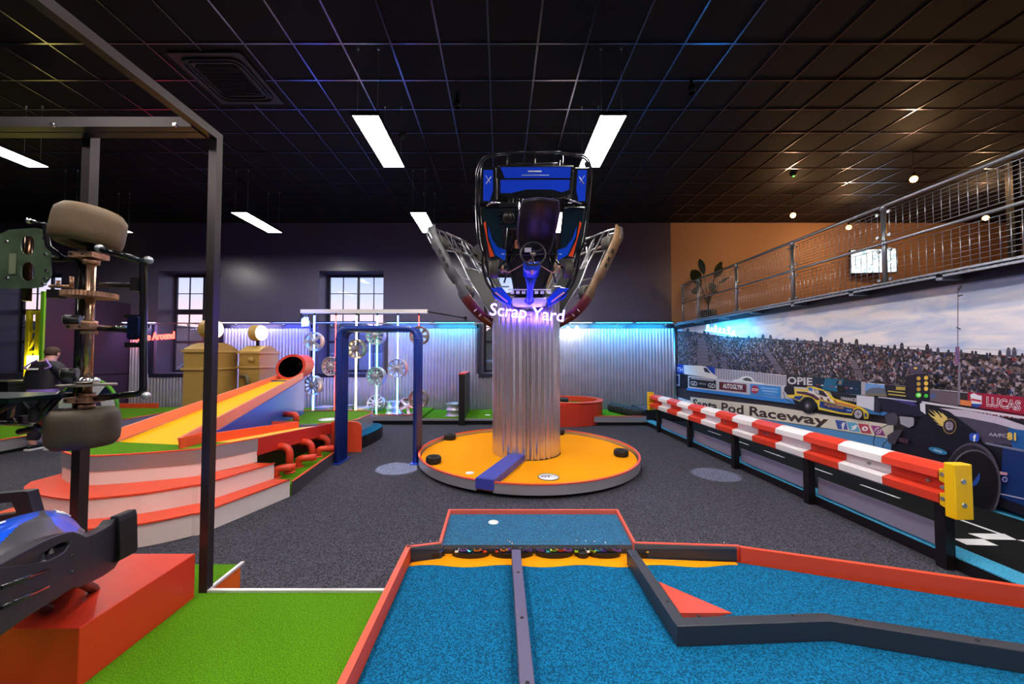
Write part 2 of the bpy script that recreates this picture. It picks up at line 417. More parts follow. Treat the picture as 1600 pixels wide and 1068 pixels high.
rl = thing('conduit_rail', 'thin metal conduit rail running above the corrugated cladding', 'rail', (-2.8, 10.05, 2.5))
MB().cyl((-10.4, 10.05, 2.53), (4.85, 10.05, 2.53), .017, 8).build('tube', GALV, rl)
for k in range(12):
    x = -9.8 + k * 1.3
    m = MB(); m.cyl((x, 10.05, 2.53), (x, YB, 2.53), .008, 6); m.ball((x, 10.03, 2.48), .03, 8); m.build('bracket', GALV, rl)

LEDS = (((-7.7, -6.3), (190, 175, 255), 16), ((-6.2, -5.3), (90, 100, 255), 14), ((-3.1, -1.9), (90, 150, 255), 18), ((-1.8, -.7), (60, 200, 255), 16),
        ((1.5, 2.5), (150, 210, 255), 16), ((2.6, 3.6), (60, 190, 255), 18), ((3.7, 4.7), (40, 180, 255), 16), ((-5.1, -3.4), (70, 90, 255), 16), ((-10.3, -9.4), (210, 190, 255), 8))
for i, ((a, b), col, pw) in enumerate(LEDS):
    t = thing('wall_washer', 'slim %s wall washer strip on the conduit rail' % ('violet white', 'violet blue', 'blue', 'sky blue', 'pale blue', 'cyan', 'deep cyan', 'deep blue', 'lilac')[i], 'strip light', ((a + b) / 2, 10.1, 2.53), group='wall washers on the conduit rail')
    MB().box(a, b, 10.0, 10.06, 2.55, 2.58).build('housing', BLACKM, t)
    MB().box(a + .01, b - .01, 10.01, 10.05, 2.545, 2.55).build('led_strip', mat('led_%d_%d_%d' % col, col, .4, emit=6, ecol=col), t)
    L = bpy.data.lights.new('strip_glow', 'AREA'); L.shape = 'RECTANGLE'; L.size = b - a; L.size_y = .05; L.energy = pw; L.color = tuple(lin(c / 255) for c in col); L.spread = math.radians(150)
    lo = bpy.data.objects.new('strip_glow', L); COL.objects.link(lo); lo.parent = t; lo.location = (0, -.02, -.02); lo.rotation_euler = (math.radians(32), 0, 0)
# balcony
DECK = mat('deck_steel', (52, 46, 52), 0.5, 0.3)
dm = MB(); dm.box(5.0, 15, -3.5, YB, 2.42, 2.5)
struct('balcony_floor_slab', dm, mat('balcony_floor_boards', (120, 80, 50), 0.6))
struct('balcony_beam', MB().box(4.93, 5.0, -3.5, YB, 2.395, 2.5), DECK)
struct('balcony_skirt', MB().box(5.3, 15, YB - .04, YB - .003, 2.5, 2.62), BLACKM)
em = MB(); em.box(4.72, 4.93, -3.5, 9.9, 2.485, 2.5); em.box(4.72, 4.735, -3.5, 9.9, 2.46, 2.52)
for k in range(120):
    y = 2.0 + k * .066
    em.box(4.716, 4.72, y, y + .03, 2.485, 2.497, 1); em.box(4.74, 4.8, y, y + .03, 2.483, 2.485, 1)
rg = thing('guard_railing', 'galvanised balcony railing with wire mesh infill panels', 'railing', (4.8, 5.8, 2.5))
em.build('edge_channel', [GALV, SCREW], rg)
RX, RZ1, RZM = 4.82, 3.5, 3.03
PY = [9.72, 8.95, 7.5, 6.05, 4.6, 3.15, 1.7]
m = MB(); m.tube([(RX, 9.72, RZ1), (RX, 1.0, RZ1)], .024, 10); m.build('top_rail', GALV, rg)
m = MB(); m.tube([(RX, 9.72, RZM), (RX, 1.0, RZM)], .02, 10); m.build('middle_rail', GALV, rg)
for y in PY:
    m = MB(); m.cyl((RX, y, 2.5), (RX, y, RZ1 - .01), .026, 12); m.cyl((RX, y, 2.5), (RX, y, 2.52), .05, 12)
    for z in (RZM, RZ1 - .02): m.cyl((RX, y, z - .035), (RX, y, z + .035), .033, 12)
    m.build('post', GALV, rg)
for k in range(len(PY) - 1):
    a, b = PY[k] - .07, PY[k + 1] + .07
    for z0, z1 in ((2.54, RZM - .06), (RZM + .06, RZ1 - .06)):
        m = MB(); n = int((a - b) / .075)
        for i in range(n + 1):
            y = a + (b - a) * i / n; m.tube([(RX, y, z0), (RX, y, z1)], .0045 if 0 < i < n else .006, 4)
        nz = 8
        for j in range(nz + 1):
            z = z0 + (z1 - z0) * j / nz; m.tube([(RX + .004, a, z), (RX + .004, b, z)], .0025 if 0 < j < nz else .0045, 4)
        for y in (a, b):
            for z in (z0 + .03, z1 - .03): m.cyl((RX - .012, y, z), (RX + .012, y, z), .02, 8)
        m.build('wire_mesh_panel', GALV, rg)
for k in range(8):
    y = 2.95 + k * 1.0
    m = MB(); m.box(4.72, 5.0, y - .03, y + .03, 2.43, 2.484); m.box(4.96, 5.0, y + .03, y + .12, 2.4, 2.47); m.build('support_bracket', GALV, rg)
# pendants on the balcony
BULB = mat('warm_bulb', (255, 200, 120), 0.4, emit=9, ecol=(255, 176, 84))
for x, y, l in ((6.8, 8.49, 'warm pendant bulb hanging nearest the dark wall above the railing'), (7.66, 6.75, 'warm pendant bulb hanging highest above the railing'),
                (8.85, 9.29, 'warm pendant bulb above the wall television'), (11.5, 8.66, 'warm pendant bulb seen through the mesh by the black frame'), (8.0, 4.3, 'warm pendant bulb out over the near balcony')):
    t = thing('pendant_bulb', l, 'lamp', (x, y, 4.9), group='warm bulbs over the balcony')
    MB().cyl((x, y, 4.97), (x, y, CZ), .004, 5).build('cord', BLACK, t)
    MB().cyl((x, y, 4.95), (x, y, 5.02), .025, 10).build('socket', BLACK, t)
    MB().ball((x, y, 4.9), .055, 10).build('bulb', BULB, t)
    L = bpy.data.lights.new('bulb_light', 'POINT'); L.energy = 28; L.color = (1, .57, .25); L.shadow_soft_size = .06
    lo = bpy.data.objects.new('bulb_light', L); COL.objects.link(lo); lo.parent = t; lo.location = (0, 0, -.08)
# television on the far balcony wall
tv = thing('television', 'wall television showing a bright pale picture on tan wall', 'television', (10.35, YB, 3.9), M=Matrix.Translation((10.35, YB - .25, 4.27)) @ Matrix.Rotation(math.radians(-9), 4, 'Z'))
def scr_mat():
    m = bpy.data.materials.new('television_picture'); m.use_nodes = True; n = m.node_tree; bs = n.nodes['Principled BSDF']
    t = n.nodes.new('ShaderNodeTexCoord'); w = n.nodes.new('ShaderNodeTexNoise'); w.inputs['Scale'].default_value = 5; w.inputs['Distortion'].default_value = 2.5
    r = n.nodes.new('ShaderNodeValToRGB'); e = r.color_ramp.elements; e[0].position = .4; e[0].color = (.25, .4, .45, 1); e[1].position = .48; e[1].color = (.8, .95, 1, 1)
    k = e.new(.43); k.color = (.62, .6, .45, 1)
    n.links.new(t.outputs['Object'], w.inputs[0]); n.links.new(w.outputs['Fac'], r.inputs[0]); n.links.new(r.outputs[0], bs.inputs['Emission Color'])
    bs.inputs['Emission Strength'].default_value = 1.3; bs.inputs['Base Color'].default_value = (0, 0, 0, 1); return m
c = WM[tv.name]
def tvb(x0, x1, y0, y1, z0, z1): return MB().box(x0, x1, y0, y1, z0, z1, M=c)
tvb(-.56, .56, -.03, .03, -.34, .34).build('screen_frame', BLACK, tv); tvb(-.54, .54, -.036, -.031, -.32, .32).build('screen', scr_mat(), tv)
tvb(-.05, .05, .03, .22, -.05, .05).build('wall_bracket', BLACK, tv)
# door frame, radiator box, plant on the balcony
b = MB(); bx = P(1577, 300, y=6.2).x
b.box(bx, bx + .09, 6.15, 6.25, 2.5, 4.95); b.box(bx + .95, bx + 1.04, 6.15, 6.25, 2.5, 4.95); b.box(bx + .09, bx + .95, 6.15, 6.25, 4.86, 4.95)
b.box(bx + .09, bx + .95, 6.17, 6.23, 2.5, 2.6); b.box(bx + .09, bx + .95, 6.17, 6.23, 3.5, 3.56)
b.build('balcony_door_frame', BLACKM, None, 'black steel door frame standing on the balcony behind the mesh', cat='door frame')
q = P(1207, 475, y=9.9)
t = thing('bench_seat', 'low pale bench with dark slatted top on the balcony floor', 'bench', (q.x, 9.9, 2.5))
MB().box(q.x, q.x + .65, 9.7, 10.1, 2.5, 2.84).build('base', WHITEP, t)
b = MB()
for k in range(7): b.box(q.x + .02 + k * .09, q.x + .08 + k * .09, 9.68, 10.12, 2.84, 2.87)
b.build('seat', BLACK, t)
t = thing('extinguisher', 'small red fire extinguisher by the balcony bench', 'fire extinguisher', (q.x + .62, 9.5, 2.5))
MB().lathe([(.001, 0), (.09, 0), (.09, .42), (.05, .5), (.02, .52)], Matrix.Translation((q.x + .66, 9.5, 2.9 - .4)), 14).build('body', RED, t)
MB().box(q.x + .6, q.x + .76, 9.47, 9.53, 3.0, 3.06).build('valve', BLACK, t)
LEAF = mat('dark_plant_leaf', (36, 52, 30), 0.4)
px, py = P(1107, 500, y=9.6).x, 9.6
t = thing('potted_plant', 'tall broad leaved banana plant in a pot behind the railing end', 'plant', (px, py, 2.5))
MB().lathe([(.001, 0), (.16, 0), (.21, .32), (.18, .32), (.17, .26), (.001, .26)], Matrix.Translation((px, py, 2.5)), 18).build('pot', BLACK, t)
random.seed(5)
for tu, tv_, w in ((1093, 402, .08), (1128, 406, .07), (1129, 415, .09), (1080, 420, .13), (1140, 431, .04), (1115, 440, .1), (1120, 452, .11), (1080, 452, .1), (1083, 428, .1)):
    tip = P(tu, tv_, y=9.6 + random.uniform(-.25, .3)); base = Vector((px, py, 2.85 + random.random() * .3))
    mid = (base + tip) / 2 + Vector((0, 0, .12)); st = smooth([base, mid * .6 + base * .4, mid], 4)
    m = MB(); m.tube(st, .009, 5, 0)
    ax = (tip - mid); n = 8; vs = []; side = ax.cross(Vector((0, 1, 0))).normalized() if abs(ax.z) > .01 else Vector((0, 0, 1))
    side = (side + Vector((0, .5, 0))).normalized()
    for i in range(n + 1):
        f = i / n; p = mid + ax * f + Vector((0, 0, -.05 * f * f)); ww = w * math.sin(PI * min(1, f * .93 + .07)) ** .7
        vs += [p - side * ww + Vector((0, 0, .02)), p, p + side * ww + Vector((0, 0, .02))]
    m.add(vs, [(3 * i + j, 3 * i + j + 1, 3 * i + j + 4, 3 * i + j + 3) for i in range(n) for j in range(2)], 0, True)
    m.build('leaf', LEAF, t)
MB().tube([(px, py, 2.76), (px + .02, py, 3.2)], .02, 6).build('stem', LEAF, t)
# ceiling cassette and detectors
t = thing('air_conditioning_cassette', 'dark square ceiling cassette vent with rounded inner grille', 'ceiling vent', (-3.74, 5.0, CZ))
m = MB(); cx, cy = -3.74, 5.0
def rr(c, w, r, n=5):
    o = []
    for sx_, sy_, a in ((1, 1, 0), (-1, 1, 90), (-1, -1, 180), (1, -1, 270)): o += arc((c[0] + sx_ * (w - r), c[1] + sy_ * (w - r)), r, a, a + 90, n)
    return o
VENT = mat('dark_vent_plastic', (44, 40, 58), 0.4)
m.prism(rr((cx, cy), .47, .03), CZ - .02, CZ, 0)
for w, z in ((.39, .035), (.34, .03)): m.tube([(p[0], p[1], CZ - z) for p in rr((cx, cy), w, .12)], .016, 6, 0, closed=True)
m.build('surround', VENT, t)
MB().prism(rr((cx, cy), .28, .05), CZ - .032, CZ - .02).build('grille_plate', SCREW, t)
m = MB()
for k in range(16): m.box(cx - .27, cx + .27, cy - .26 + k * .034, cy - .255 + k * .034, CZ - .045, CZ - .032)
m.build('grille', VENT, t)
for u, v, l in ((629, 212, 'small round smoke detector on the dark ceiling tiles'), (1240, 271, 'round detector with a green light above the balcony')):
    q = P(u, v, z=CZ - .01); t = thing('smoke_detector', l, 'smoke detector', q)
    MB().lathe([(.001, -.05), (.05, -.05), (.065, -.02), (.07, .01)], Matrix.Translation(q), 20).build('housing', BLACK, t)
    if u > 1000: MB().ball(q + Vector((0, 0, -.055)), .014, 6).build('indicator', mat('green_indicator', (60, 255, 60), emit=8), t)
# dim ceiling downlighters that make the pale pools on the carpet
for u, v, l in ((622, 731, 'small black ceiling spotlight above the carpet by the pipe arch'), (1118, 741, 'small black ceiling spotlight above the carpet by the barrier')):
    q0 = P(u, v, z=0); q = q0 + Vector((.85 if u < 900 else -.3, -.1, 0))
    t = thing('ceiling_spotlight', l, 'spotlight', (q.x, q.y, CZ - .1))
    MB().lathe([(.045, -.1), (.05, -.1), (.05, 0), (.02, .02), (.02, .1)], Matrix.Translation((q.x, q.y, CZ - .1)), 16).build('housing', BLACK, t)
    L = bpy.data.lights.new('spot_beam', 'SPOT'); L.energy = 2600 if u < 900 else 1100; L.spot_size = 2 * math.atan(.31 / 5.2); L.spot_blend = .12; L.shadow_soft_size = .02; L.color = (.72, .82, 1)
    lo = bpy.data.objects.new('spot_beam', L); COL.objects.link(lo); lo.parent = t; lo.location = (0, 0, -.12); lo.rotation_euler = (q0 - Vector((q.x, q.y, CZ - .22))).to_track_quat('-Z', 'Y').to_euler()
# ================================================================ mural on the right wall
MX = 4.985
VC = None
def vc_mat():
    m = bpy.data.materials.new('mural_print'); m.use_nodes = True; n = m.node_tree; bs = n.nodes['Principled BSDF']
    a = n.nodes.new('ShaderNodeVertexColor'); a.layer_name = 'print'
    n.links.new(a.outputs[0], bs.inputs['Base Color']); bs.inputs['Roughness'].default_value = .45; return m
def sky_mat():
    m = bpy.data.materials.new('mural_sky'); m.use_nodes = True; n = m.node_tree; bs = n.nodes['Principled BSDF']
    t = n.nodes.new('ShaderNodeTexCoord'); mp = n.nodes.new('ShaderNodeMapping'); mp.inputs['Scale'].default_value = (1, 1.0, 3.6)
    w = n.nodes.new('ShaderNodeTexNoise'); w.inputs['Scale'].default_value = 1.5; w.inputs['Detail'].default_value = 7; w.inputs['Distortion'].default_value = .6
    r = n.nodes.new('ShaderNodeValToRGB'); e = r.color_ramp.elements; e[0].position = .36; e[0].color = RGB(190, 204, 240); e[1].position = .56; e[1].color = RGB(248, 240, 248)
    n.links.new(t.outputs['Object'], mp.inputs[0]); n.links.new(mp.outputs[0], w.inputs[0]); n.links.new(w.outputs['Fac'], r.inputs[0]); n.links.new(r.outputs[0], bs.inputs['Base Color'])
    bs.inputs['Roughness'].default_value = .45; return m
def crowd_mat():
    m = bpy.data.materials.new('mural_crowd'); m.use_nodes = True; n = m.node_tree; bs = n.nodes['Principled BSDF']
    t = n.nodes.new('ShaderNodeTexCoord'); mp = n.nodes.new('ShaderNodeMapping'); mp.inputs['Scale'].default_value = (1, 42, 34)
    v = n.nodes.new('ShaderNodeTexVoronoi'); v.inputs['Scale'].default_value = 1.0; v.inputs['Randomness'].default_value = 1
    sep = n.nodes.new('ShaderNodeSeparateColor')
    r = n.nodes.new('ShaderNodeValToRGB'); r.color_ramp.interpolation = 'CONSTANT'; e = r.color_ramp.elements
    cols = [(0, (30, 24, 38)), (.22, (52, 40, 52)), (.36, (24, 26, 40)), (.42, (112, 90, 88)), (.54, (166, 134, 122)), (.64, (86, 96, 138)), (.69, (214, 198, 206)), (.78, (130, 110, 110)), (.85, (60, 50, 40)), (.92, (205, 190, 205)), (.96, (160, 60, 60)), (.98, (40, 90, 160))]
    e[0].position = 0; e[0].color = RGB(*cols[0][1]); e[1].position = .22; e[1].color = RGB(*cols[1][1])
    for p, c in cols[2:]: k = e.new(p); k.color = RGB(*c)
    v2 = n.nodes.new('ShaderNodeTexVoronoi'); v2.inputs['Scale'].default_value = 2.2
    mx = n.nodes.new('ShaderNodeMix'); mx.data_type = 'RGBA'; mx.blend_type = 'MULTIPLY'; mx.inputs[0].default_value = .75
    r2 = n.nodes.new('ShaderNodeValToRGB'); r2.color_ramp.elements[0].position = .1; r2.color_ramp.elements[0].color = (1, 1, 1, 1); r2.color_ramp.elements[1].position = .6; r2.color_ramp.elements[1].color = (.36, .32, .38, 1)
    n.links.new(t.outputs['Object'], mp.inputs[0]); n.links.new(mp.outputs[0], v.inputs['Vector']); n.links.new(mp.outputs[0], v2.inputs['Vector'])
    n.links.new(v.outputs['Color'], sep.inputs[0]); n.links.new(sep.outputs[0], r.inputs[0])
    n.links.new(v2.outputs['Distance'], r2.inputs[0])
    n.links.new(r.outputs[0], mx.inputs[6]); n.links.new(r2.outputs[0], mx.inputs[7]); n.links.new(mx.outputs[2], bs.inputs['Base Color'])
    bs.inputs['Roughness'].default_value = .5; return m
mur = MB(); MCOL = []; lay = [0]
def LX(): return MX - .0012 * lay[0]
def MP(u, v): return P(u, v, x=LX())
def mp(pts, rgb, step=True):
    """one printed area of the mural"""
    if step: lay[0] += 1
    n = len(mur.f); mur.add([MP(*q) for q in pts], [tuple(range(len(pts)))], 0); MCOL.extend([rgb] * (len(mur.f) - n))
def mz(pts, rgb):
    lay[0] += 1; n = len(mur.f); mur.add([(LX(), y, z) for y, z in pts], [tuple(range(len(pts)))], 0); MCOL.extend([rgb] * (len(mur.f) - n))
def mel(u, v, ru, rv, rgb, n=18, step=True, rot=0):
    c, s = math.cos(rot), math.sin(rot)
    mp([(u + ru * math.cos(2 * PI * i / n) * c - rv * math.sin(2 * PI * i / n) * s, v + ru * math.cos(2 * PI * i / n) * s + rv * math.sin(2 * PI * i / n) * c) for i in range(n)], rgb, step)
def ml(a, b, w, rgb, step=True):
    d = Vector((b[0] - a[0], b[1] - a[1])).normalized(); nx, ny = -d.y * w / 2, d.x * w / 2
    mp([(a[0] + nx, a[1] + ny), (b[0] + nx, b[1] + ny), (b[0] - nx, b[1] - ny), (a[0] - nx, a[1] - ny)], rgb, step)
def mt(s, a, b, ha, hb, rgb, weight=.0):
    lay[0] += 1; n = len(mur.f); A = MP(*a); B = MP(*b); write(mur, s, A, B, MP(a[0], a[1] - ha) - A, H2=MP(b[0], b[1] - hb) - B, weight=weight, res=2)
    MCOL.extend([rgb] * (len(mur.f) - n))
YN = 0.3   # the print runs on past the frame
TAR = (58, 50, 58)
# tarmac and everything below the stands
mp([(1054, 568), (1240, 590), (1420, 605), (1600, 622), (1900, 655), (2600, 720), (2600, 1600), (1600, 803), (1300, 695), (1054, 618)], TAR)
crowd_top = [(1054, 517), (1075, 517), (1100, 521), (1130, 525), (1160, 527), (1195, 528), (1230, 531), (1262, 532), (1300, 534), (1335, 537), (1370, 541), (1400, 544), (1440, 546), (1470, 550), (1500, 550), (1540, 554), (1600, 555), (1800, 570), (2600, 640)]
crowd_bot = [(2600, 760), (1800, 648), (1600, 622), (1430, 604), (1350, 597), (1275, 590), (1230, 586), (1150, 578), (1117, 575), (1054, 569)]
lay[0] += 1
mur.add([MP(*q) for q in crowd_top + crowd_bot], [tuple(range(len(crowd_top) + len(crowd_bot)))], 2); MCOL.append((50, 40, 50))
random.seed(11)
for i in range(46):   # people standing along the top of the stand
    u = 1075 + (i * 11.6) + random.uniform(-4, 4)
    vb = next(a[1] + (b[1] - a[1]) * (u - a[0]) / (b[0] - a[0]) for a, b in zip(crowd_top, crowd_top[1:]) if a[0] <= u <= b[0]) + 2
    h = random.choice((4, 5, 7, 10)) * (u - 700) / 620; w = h * .2 + 1.2
    c = random.choice(((40, 34, 46), (56, 46, 50), (70, 66, 84), (34, 40, 66)))
    mp([(u - w, vb + 1), (u + w, vb + 1), (u + w * .8, vb - h * .72), (u + w * .3, vb - h), (u - w * .3, vb - h), (u - w * .8, vb - h * .72)], c, step=(i == 0))
for a in ([(1090, 528), (1100, 528), (1109, 571), (1090, 570)], [(1126, 558), (1135, 558), (1139, 577), (1128, 576)], [(1192, 545), (1199, 545), (1228, 583), (1214, 582)], [(1325, 560), (1336, 562), (1352, 592), (1340, 592)], [(1112, 557), (1119, 557), (1119, 574), (1112, 573)]):
    mp(a, (112, 98, 110), step=True)
    for k in range(1, 8):
        t = k / 8; l = [a[0][j] + (a[3][j] - a[0][j]) * t for j in (0, 1)]; r = [a[1][j] + (a[2][j] - a[1][j]) * t for j in (0, 1)]
        ml(l, r, .7, (70, 60, 72), step=(k == 1))
for k in range(34):   # fence posts in front of the stand
    u = 1122 + k * 14.5; v = 578 + (u - 1122) * .09
    ml((u, v - 12 - (u - 1100) * .012), (u, v), .8 + (u - 1100) * .0015, (60, 54, 64), step=(k == 0))
ml((1120, 565), (1600, 592), 1, (66, 60, 72)); ml((1230, 533), (1600, 548), .5, (140, 136, 150)); 
# white ribbed fence, blue hoarding
mp([(1117, 575.5), (1230, 587), (1230, 603), (1117, 592)], (176, 168, 182)); 
for k in range(28): ml((1119 + k * 4, 575.7 + k * .41), (1119 + k * 4, 592.5 + k * .38), .9, (104, 96, 112), step=(k == 0))
mp([(1054, 568), (1117, 573), (1117, 585), (1054, 583)], (28, 62, 160)); mt('TH', (1057, 580), (1067, 581), 7, 7, (200, 200, 220), .02)
mp([(1054, 583), (1075, 585), (1075, 606), (1054, 604)], (30, 26, 36)); mp([(1054, 584), (1062, 584.6), (1062, 603), (1054, 602)], (170, 165, 180)); mp([(1054, 586), (1060.5, 586.5), (1060.5, 600), (1054, 599)], (30, 50, 90))
mp([(1068, 570), (1096, 571), (1104, 573), (1112, 582), (1120, 588), (1120.5, 592), (1069, 584)], (226, 218, 222)); mp([(1099, 574), (1104, 574.5), (1110.5, 583), (1101, 580.5)], (40, 40, 52))
# low barrier with its posters
mp([(1075, 586.5), (1130, 592.5), (1226, 602), (1300, 609), (1366, 618), (1366, 643), (1338, 636), (1226, 622.7), (1075, 605.8)], (196, 192, 204))
mp([(1145, 593), (1153, 592), (1160, 588), (1166, 587), (1174, 589), (1180, 596.5), (1193, 598.5), (1193, 600), (1145, 595.5)], (230, 226, 230)); mp([(1159.5, 592), (1166, 589.5), (1172, 591), (1176.5, 596), (1164, 594.3)], (70, 74, 78))
mp([(1077, 589), (1118.6, 594), (1118.6, 608.4), (1077, 603.4)], (22, 20, 28)); mt('GD', (1079, 601.5), (1089.5, 602.8), 7, 7, (200, 198, 205), .02); mt('GD', (1106, 605), (1117.5, 606.5), 7, 7.4, (200, 198, 205), .02)
ml((1080, 590.8), (1115, 595), 1.3, (190, 186, 196)); ml((1092, 598.5), (1103, 600), 2.4, (120, 116, 126))
mp([(1123.7, 596), (1166, 600), (1166, 612.6), (1123.7, 607.9)], (96, 16, 34)); mt('AUTOGLYM', (1129.5, 606.2), (1160, 609.4), 7.6, 8.4, (236, 228, 232), .03)
mp([(1172, 599.4), (1219.6, 603.6), (1219.6, 620.8), (1172, 615.5)], (58, 132, 206)); mel(1179.5, 608.2, 6.2, 6.4, (170, 44, 66)); mt('STP', (1174.6, 610), (1184.8, 611.4), 4, 4.2, (240, 236, 240), .03)
for k, (a, b) in enumerate(((1189, 1216), (1191, 1215), (1194.5, 1211))): ml((a, 605.5 + k * 4.3), (b, 608 + k * 4.3), 2.2 if k < 2 else 1, (128, 176, 226))
mp([(1073.5, 605.5), (1226, 622.6), (1300, 631), (1300, 637), (1230, 629.7), (1072.5, 609.2)], (52, 128, 208)); 
mp([(1226, 622.6), (1338, 634), (1366, 641), (1386, 644), (1386, 649.5), (1350, 645), (1226, 629)], (72, 136, 206))
# posters further on
mp([(1229, 584.6), (1270.4, 588.2), (1270.4, 602.8), (1229, 601.8)], (34, 30, 38)); mt('OPIE', (1230.5, 600), (1269.5, 602), 12.2, 12.2, (196, 192, 200), .03)
mp([(1270.4, 588.2), (1345.6, 595.3), (1345.6, 616), (1270.4, 608)], (16, 40, 62)); mp([(1290, 590.5), (1318, 593), (1312, 612), (1284, 608.5)], (22, 96, 134))
for k in range(9): mel(1277 + k * 7.6, 601 + k * .75, 2.6, 1.1, ((150, 60, 70), (180, 176, 190), (60, 80, 140))[k % 3], 8, step=(k == 0))
mel(1312.5, 597, 2.4, 3.2, (150, 120, 96), 10); mp([(1307, 601), (1318, 602), (1321, 613), (1309, 612)], (20, 20, 26)); ml((1306, 600), (1311, 594), 2, (20, 20, 26))
mp([(1345.6, 595.5), (1352, 596), (1352, 617), (1345.6, 616)], (168, 160, 172))
mp([(1352, 598.3), (1381.2, 601.2), (1386, 619.5), (1352, 616.7)], (104, 148, 206)); mp([(1352, 611), (1360, 606), (1372, 605), (1382.6, 607), (1386, 619.5), (1352, 616.7)], (92, 100, 118)); mp([(1352, 614), (1385, 615), (1386, 619.5), (1352, 616.7)], (120, 110, 90))
mp([(1382, 600), (1421, 604), (1421, 626), (1387, 620)], (26, 22, 34)); ml((1387, 610.5), (1414, 613.5), 1.6, (200, 180, 90)); ml((1388, 615.5), (1416, 618.5), 1.6, (200, 180, 90)); mp([(1400, 603.5), (1414.5, 604.5), (1414.5, 609.5), (1400, 608.5)], (184, 160, 70))
mp([(1297, 611), (1338.4, 617.3), (1338.4, 632.7), (1302, 622)], (28, 26, 34)); mt('ORMANCE', (1313.5, 624.3), (1338, 627.6), 5, 5.6, (206, 202, 210), .03)
mp([(1338.4, 617.3), (1365.8, 619.5), (1365.2, 641.5), (1338.4, 632.7)], (206, 206, 222)); mp([(1366, 620), (1372, 621), (1376, 644), (1366, 643)], (46, 42, 60))
# sign along the track
mp([(1078.7, 619.6), (1200, 633.5), (1381.5, 661.5), (1396, 664), (1396, 686), (1383.5, 684), (1293.8, 669), (1141, 646.4), (1078.7, 637.6)], (212, 202, 190))
mt('Santa Pod Raceway', (1082.5, 640.8), (1294.5, 670.8), 18.6, 20.8, (62, 48, 46), .028)
ml((1143.5, 630), (1143.5, 646), .6, (150, 140, 134))
for q, c in (([(1304.7, 655.7), (1321.5, 657.6), (1324.6, 671.2), (1309, 669.8)], (66, 84, 160)), ([(1322.7, 658.6), (1338, 660.4), (1344.3, 674.7), (1327.8, 672.8)], (96, 164, 204)), ([(1340.4, 661), (1356.7, 663), (1361.9, 677.4), (1346.4, 675.9)], (176, 66, 84)), ([(1360.4, 664), (1375.5, 665.8), (1383.5, 680.4), (1367, 678.6)], (146, 66, 130))): mp(q, c)
mt('f', (1314.6, 670), (1320.4, 670.6), 11, 11, (230, 226, 235), .05)
mp([(1329, 664), (1333, 666), (1336, 663.5), (1339.5, 664.5), (1337, 670), (1331, 671.5), (1329, 669.5), (1332.5, 669)], (226, 230, 236))
mel(1351.5, 669.3, 5, 3.8, (228, 220, 225), 12); mp([(1350, 667), (1354.5, 669.8), (1350.6, 671.6)], (176, 66, 84))
mel(1372, 672.3, 5.4, 5, (222, 190, 215), 14); mel(1372, 672.3, 3.6, 3.3, (146, 66, 130), 14); mel(1372, 672.3, 1.8, 1.6, (222, 190, 215), 10)
# blue band below the sign
mp([(1085, 639), (1141, 647), (1293.8, 670), (1396, 687), (1398, 722), (1300, 690), (1180, 664), (1085, 650)], (84, 136, 190)); ml((1080, 634), (1092, 634.6), 5, (30, 90, 160))
# yellow and blue drag car
Q = lambda pts: [(1210 + x / 8.41, 540 + y / 8.41) for x, y in pts]
mp(Q([(240, 700), (600, 830), (1180, 960), (1020, 950), (560, 880), (300, 830)]), (26, 20, 26))
mp(Q([(130, 545), (160, 520), (255, 535), (270, 640), (250, 700), (180, 650), (125, 590)]), (30, 26, 36))
mp(Q([(155, 645), (265, 640), (262, 560), (425, 575), (430, 530), (520, 535), (640, 575), (700, 605), (790, 690), (1000, 755), (1130, 800), (1220, 855), (1243, 905), (1232, 958), (1178, 962), (1165, 880), (1100, 830), (1050, 840), (1020, 915), (860, 895), (580, 835), (560, 760), (500, 690), (400, 665), (330, 728), (250, 690), (160, 662)]), (222, 190, 60))
mp(Q([(275, 585), (430, 600), (520, 560), (640, 600), (680, 650), (760, 720), (1000, 790), (860, 770), (600, 700), (520, 660), (400, 640), (300, 620)]), (218, 205, 205))
mp(Q([(285, 595), (420, 605), (520, 640), (600, 700), (560, 715), (480, 665), (390, 640), (300, 625)]), (78, 36, 56))
mp(Q([(265, 660), (385, 655), (330, 715), (255, 690)]), (30, 60, 130)); mp(Q([(440, 545), (500, 550), (500, 600), (450, 580)]), (60, 110, 190))
mp(Q([(600, 720), (860, 785), (1045, 830), (1010, 890), (860, 870), (590, 805)]), (22, 52, 120)); mt('Apache', (1287, 635), (1318, 641), 7, 7.5, (170, 116, 70), .03)
mp(Q([(515, 565), (640, 592), (700, 655), (690, 672), (545, 628)]), (46, 36, 52)); mp(Q([(530, 575), (580, 585), (590, 632), (545, 622)]), (190, 180, 196)); mp(Q([(650, 600), (670, 605), (735, 680), (715, 680)]), (226, 214, 216))
for k in range(5): mp(Q([(600 + k * 45, 665 + k * 12), (625 + k * 45, 672 + k * 12), (645 + k * 45, 715 + k * 12), (610 + k * 45, 700 + k * 12)]), ((110, 34, 50), (236, 226, 226))[k % 2], step=(k == 0))
mp(Q([(770, 720), (1080, 795), (1060, 815), (790, 745)]), (214, 120, 80)); mp(Q([(1185, 880), (1215, 890), (1215, 935), (1190, 930)]), (28, 60, 130)); mp(Q([(950, 835), (1020, 845), (1010, 865), (945, 855)]), (120, 150, 200))
mel(1262.5, 632.5, 12.5, 12.8, (22, 18, 24)); mel(1262, 633, 6, 7, (56, 50, 58)); mel(1261.5, 633.5, 2.4, 3, (140, 134, 140), 10)
mel(1340.8, 646.6, 8, 8.4, (24, 20, 26)); mel(1340.8, 646.6, 6.2, 6.8, (168, 160, 172), 14); mel(1340.8, 646.6, 2, 2.4, (110, 100, 112), 10)
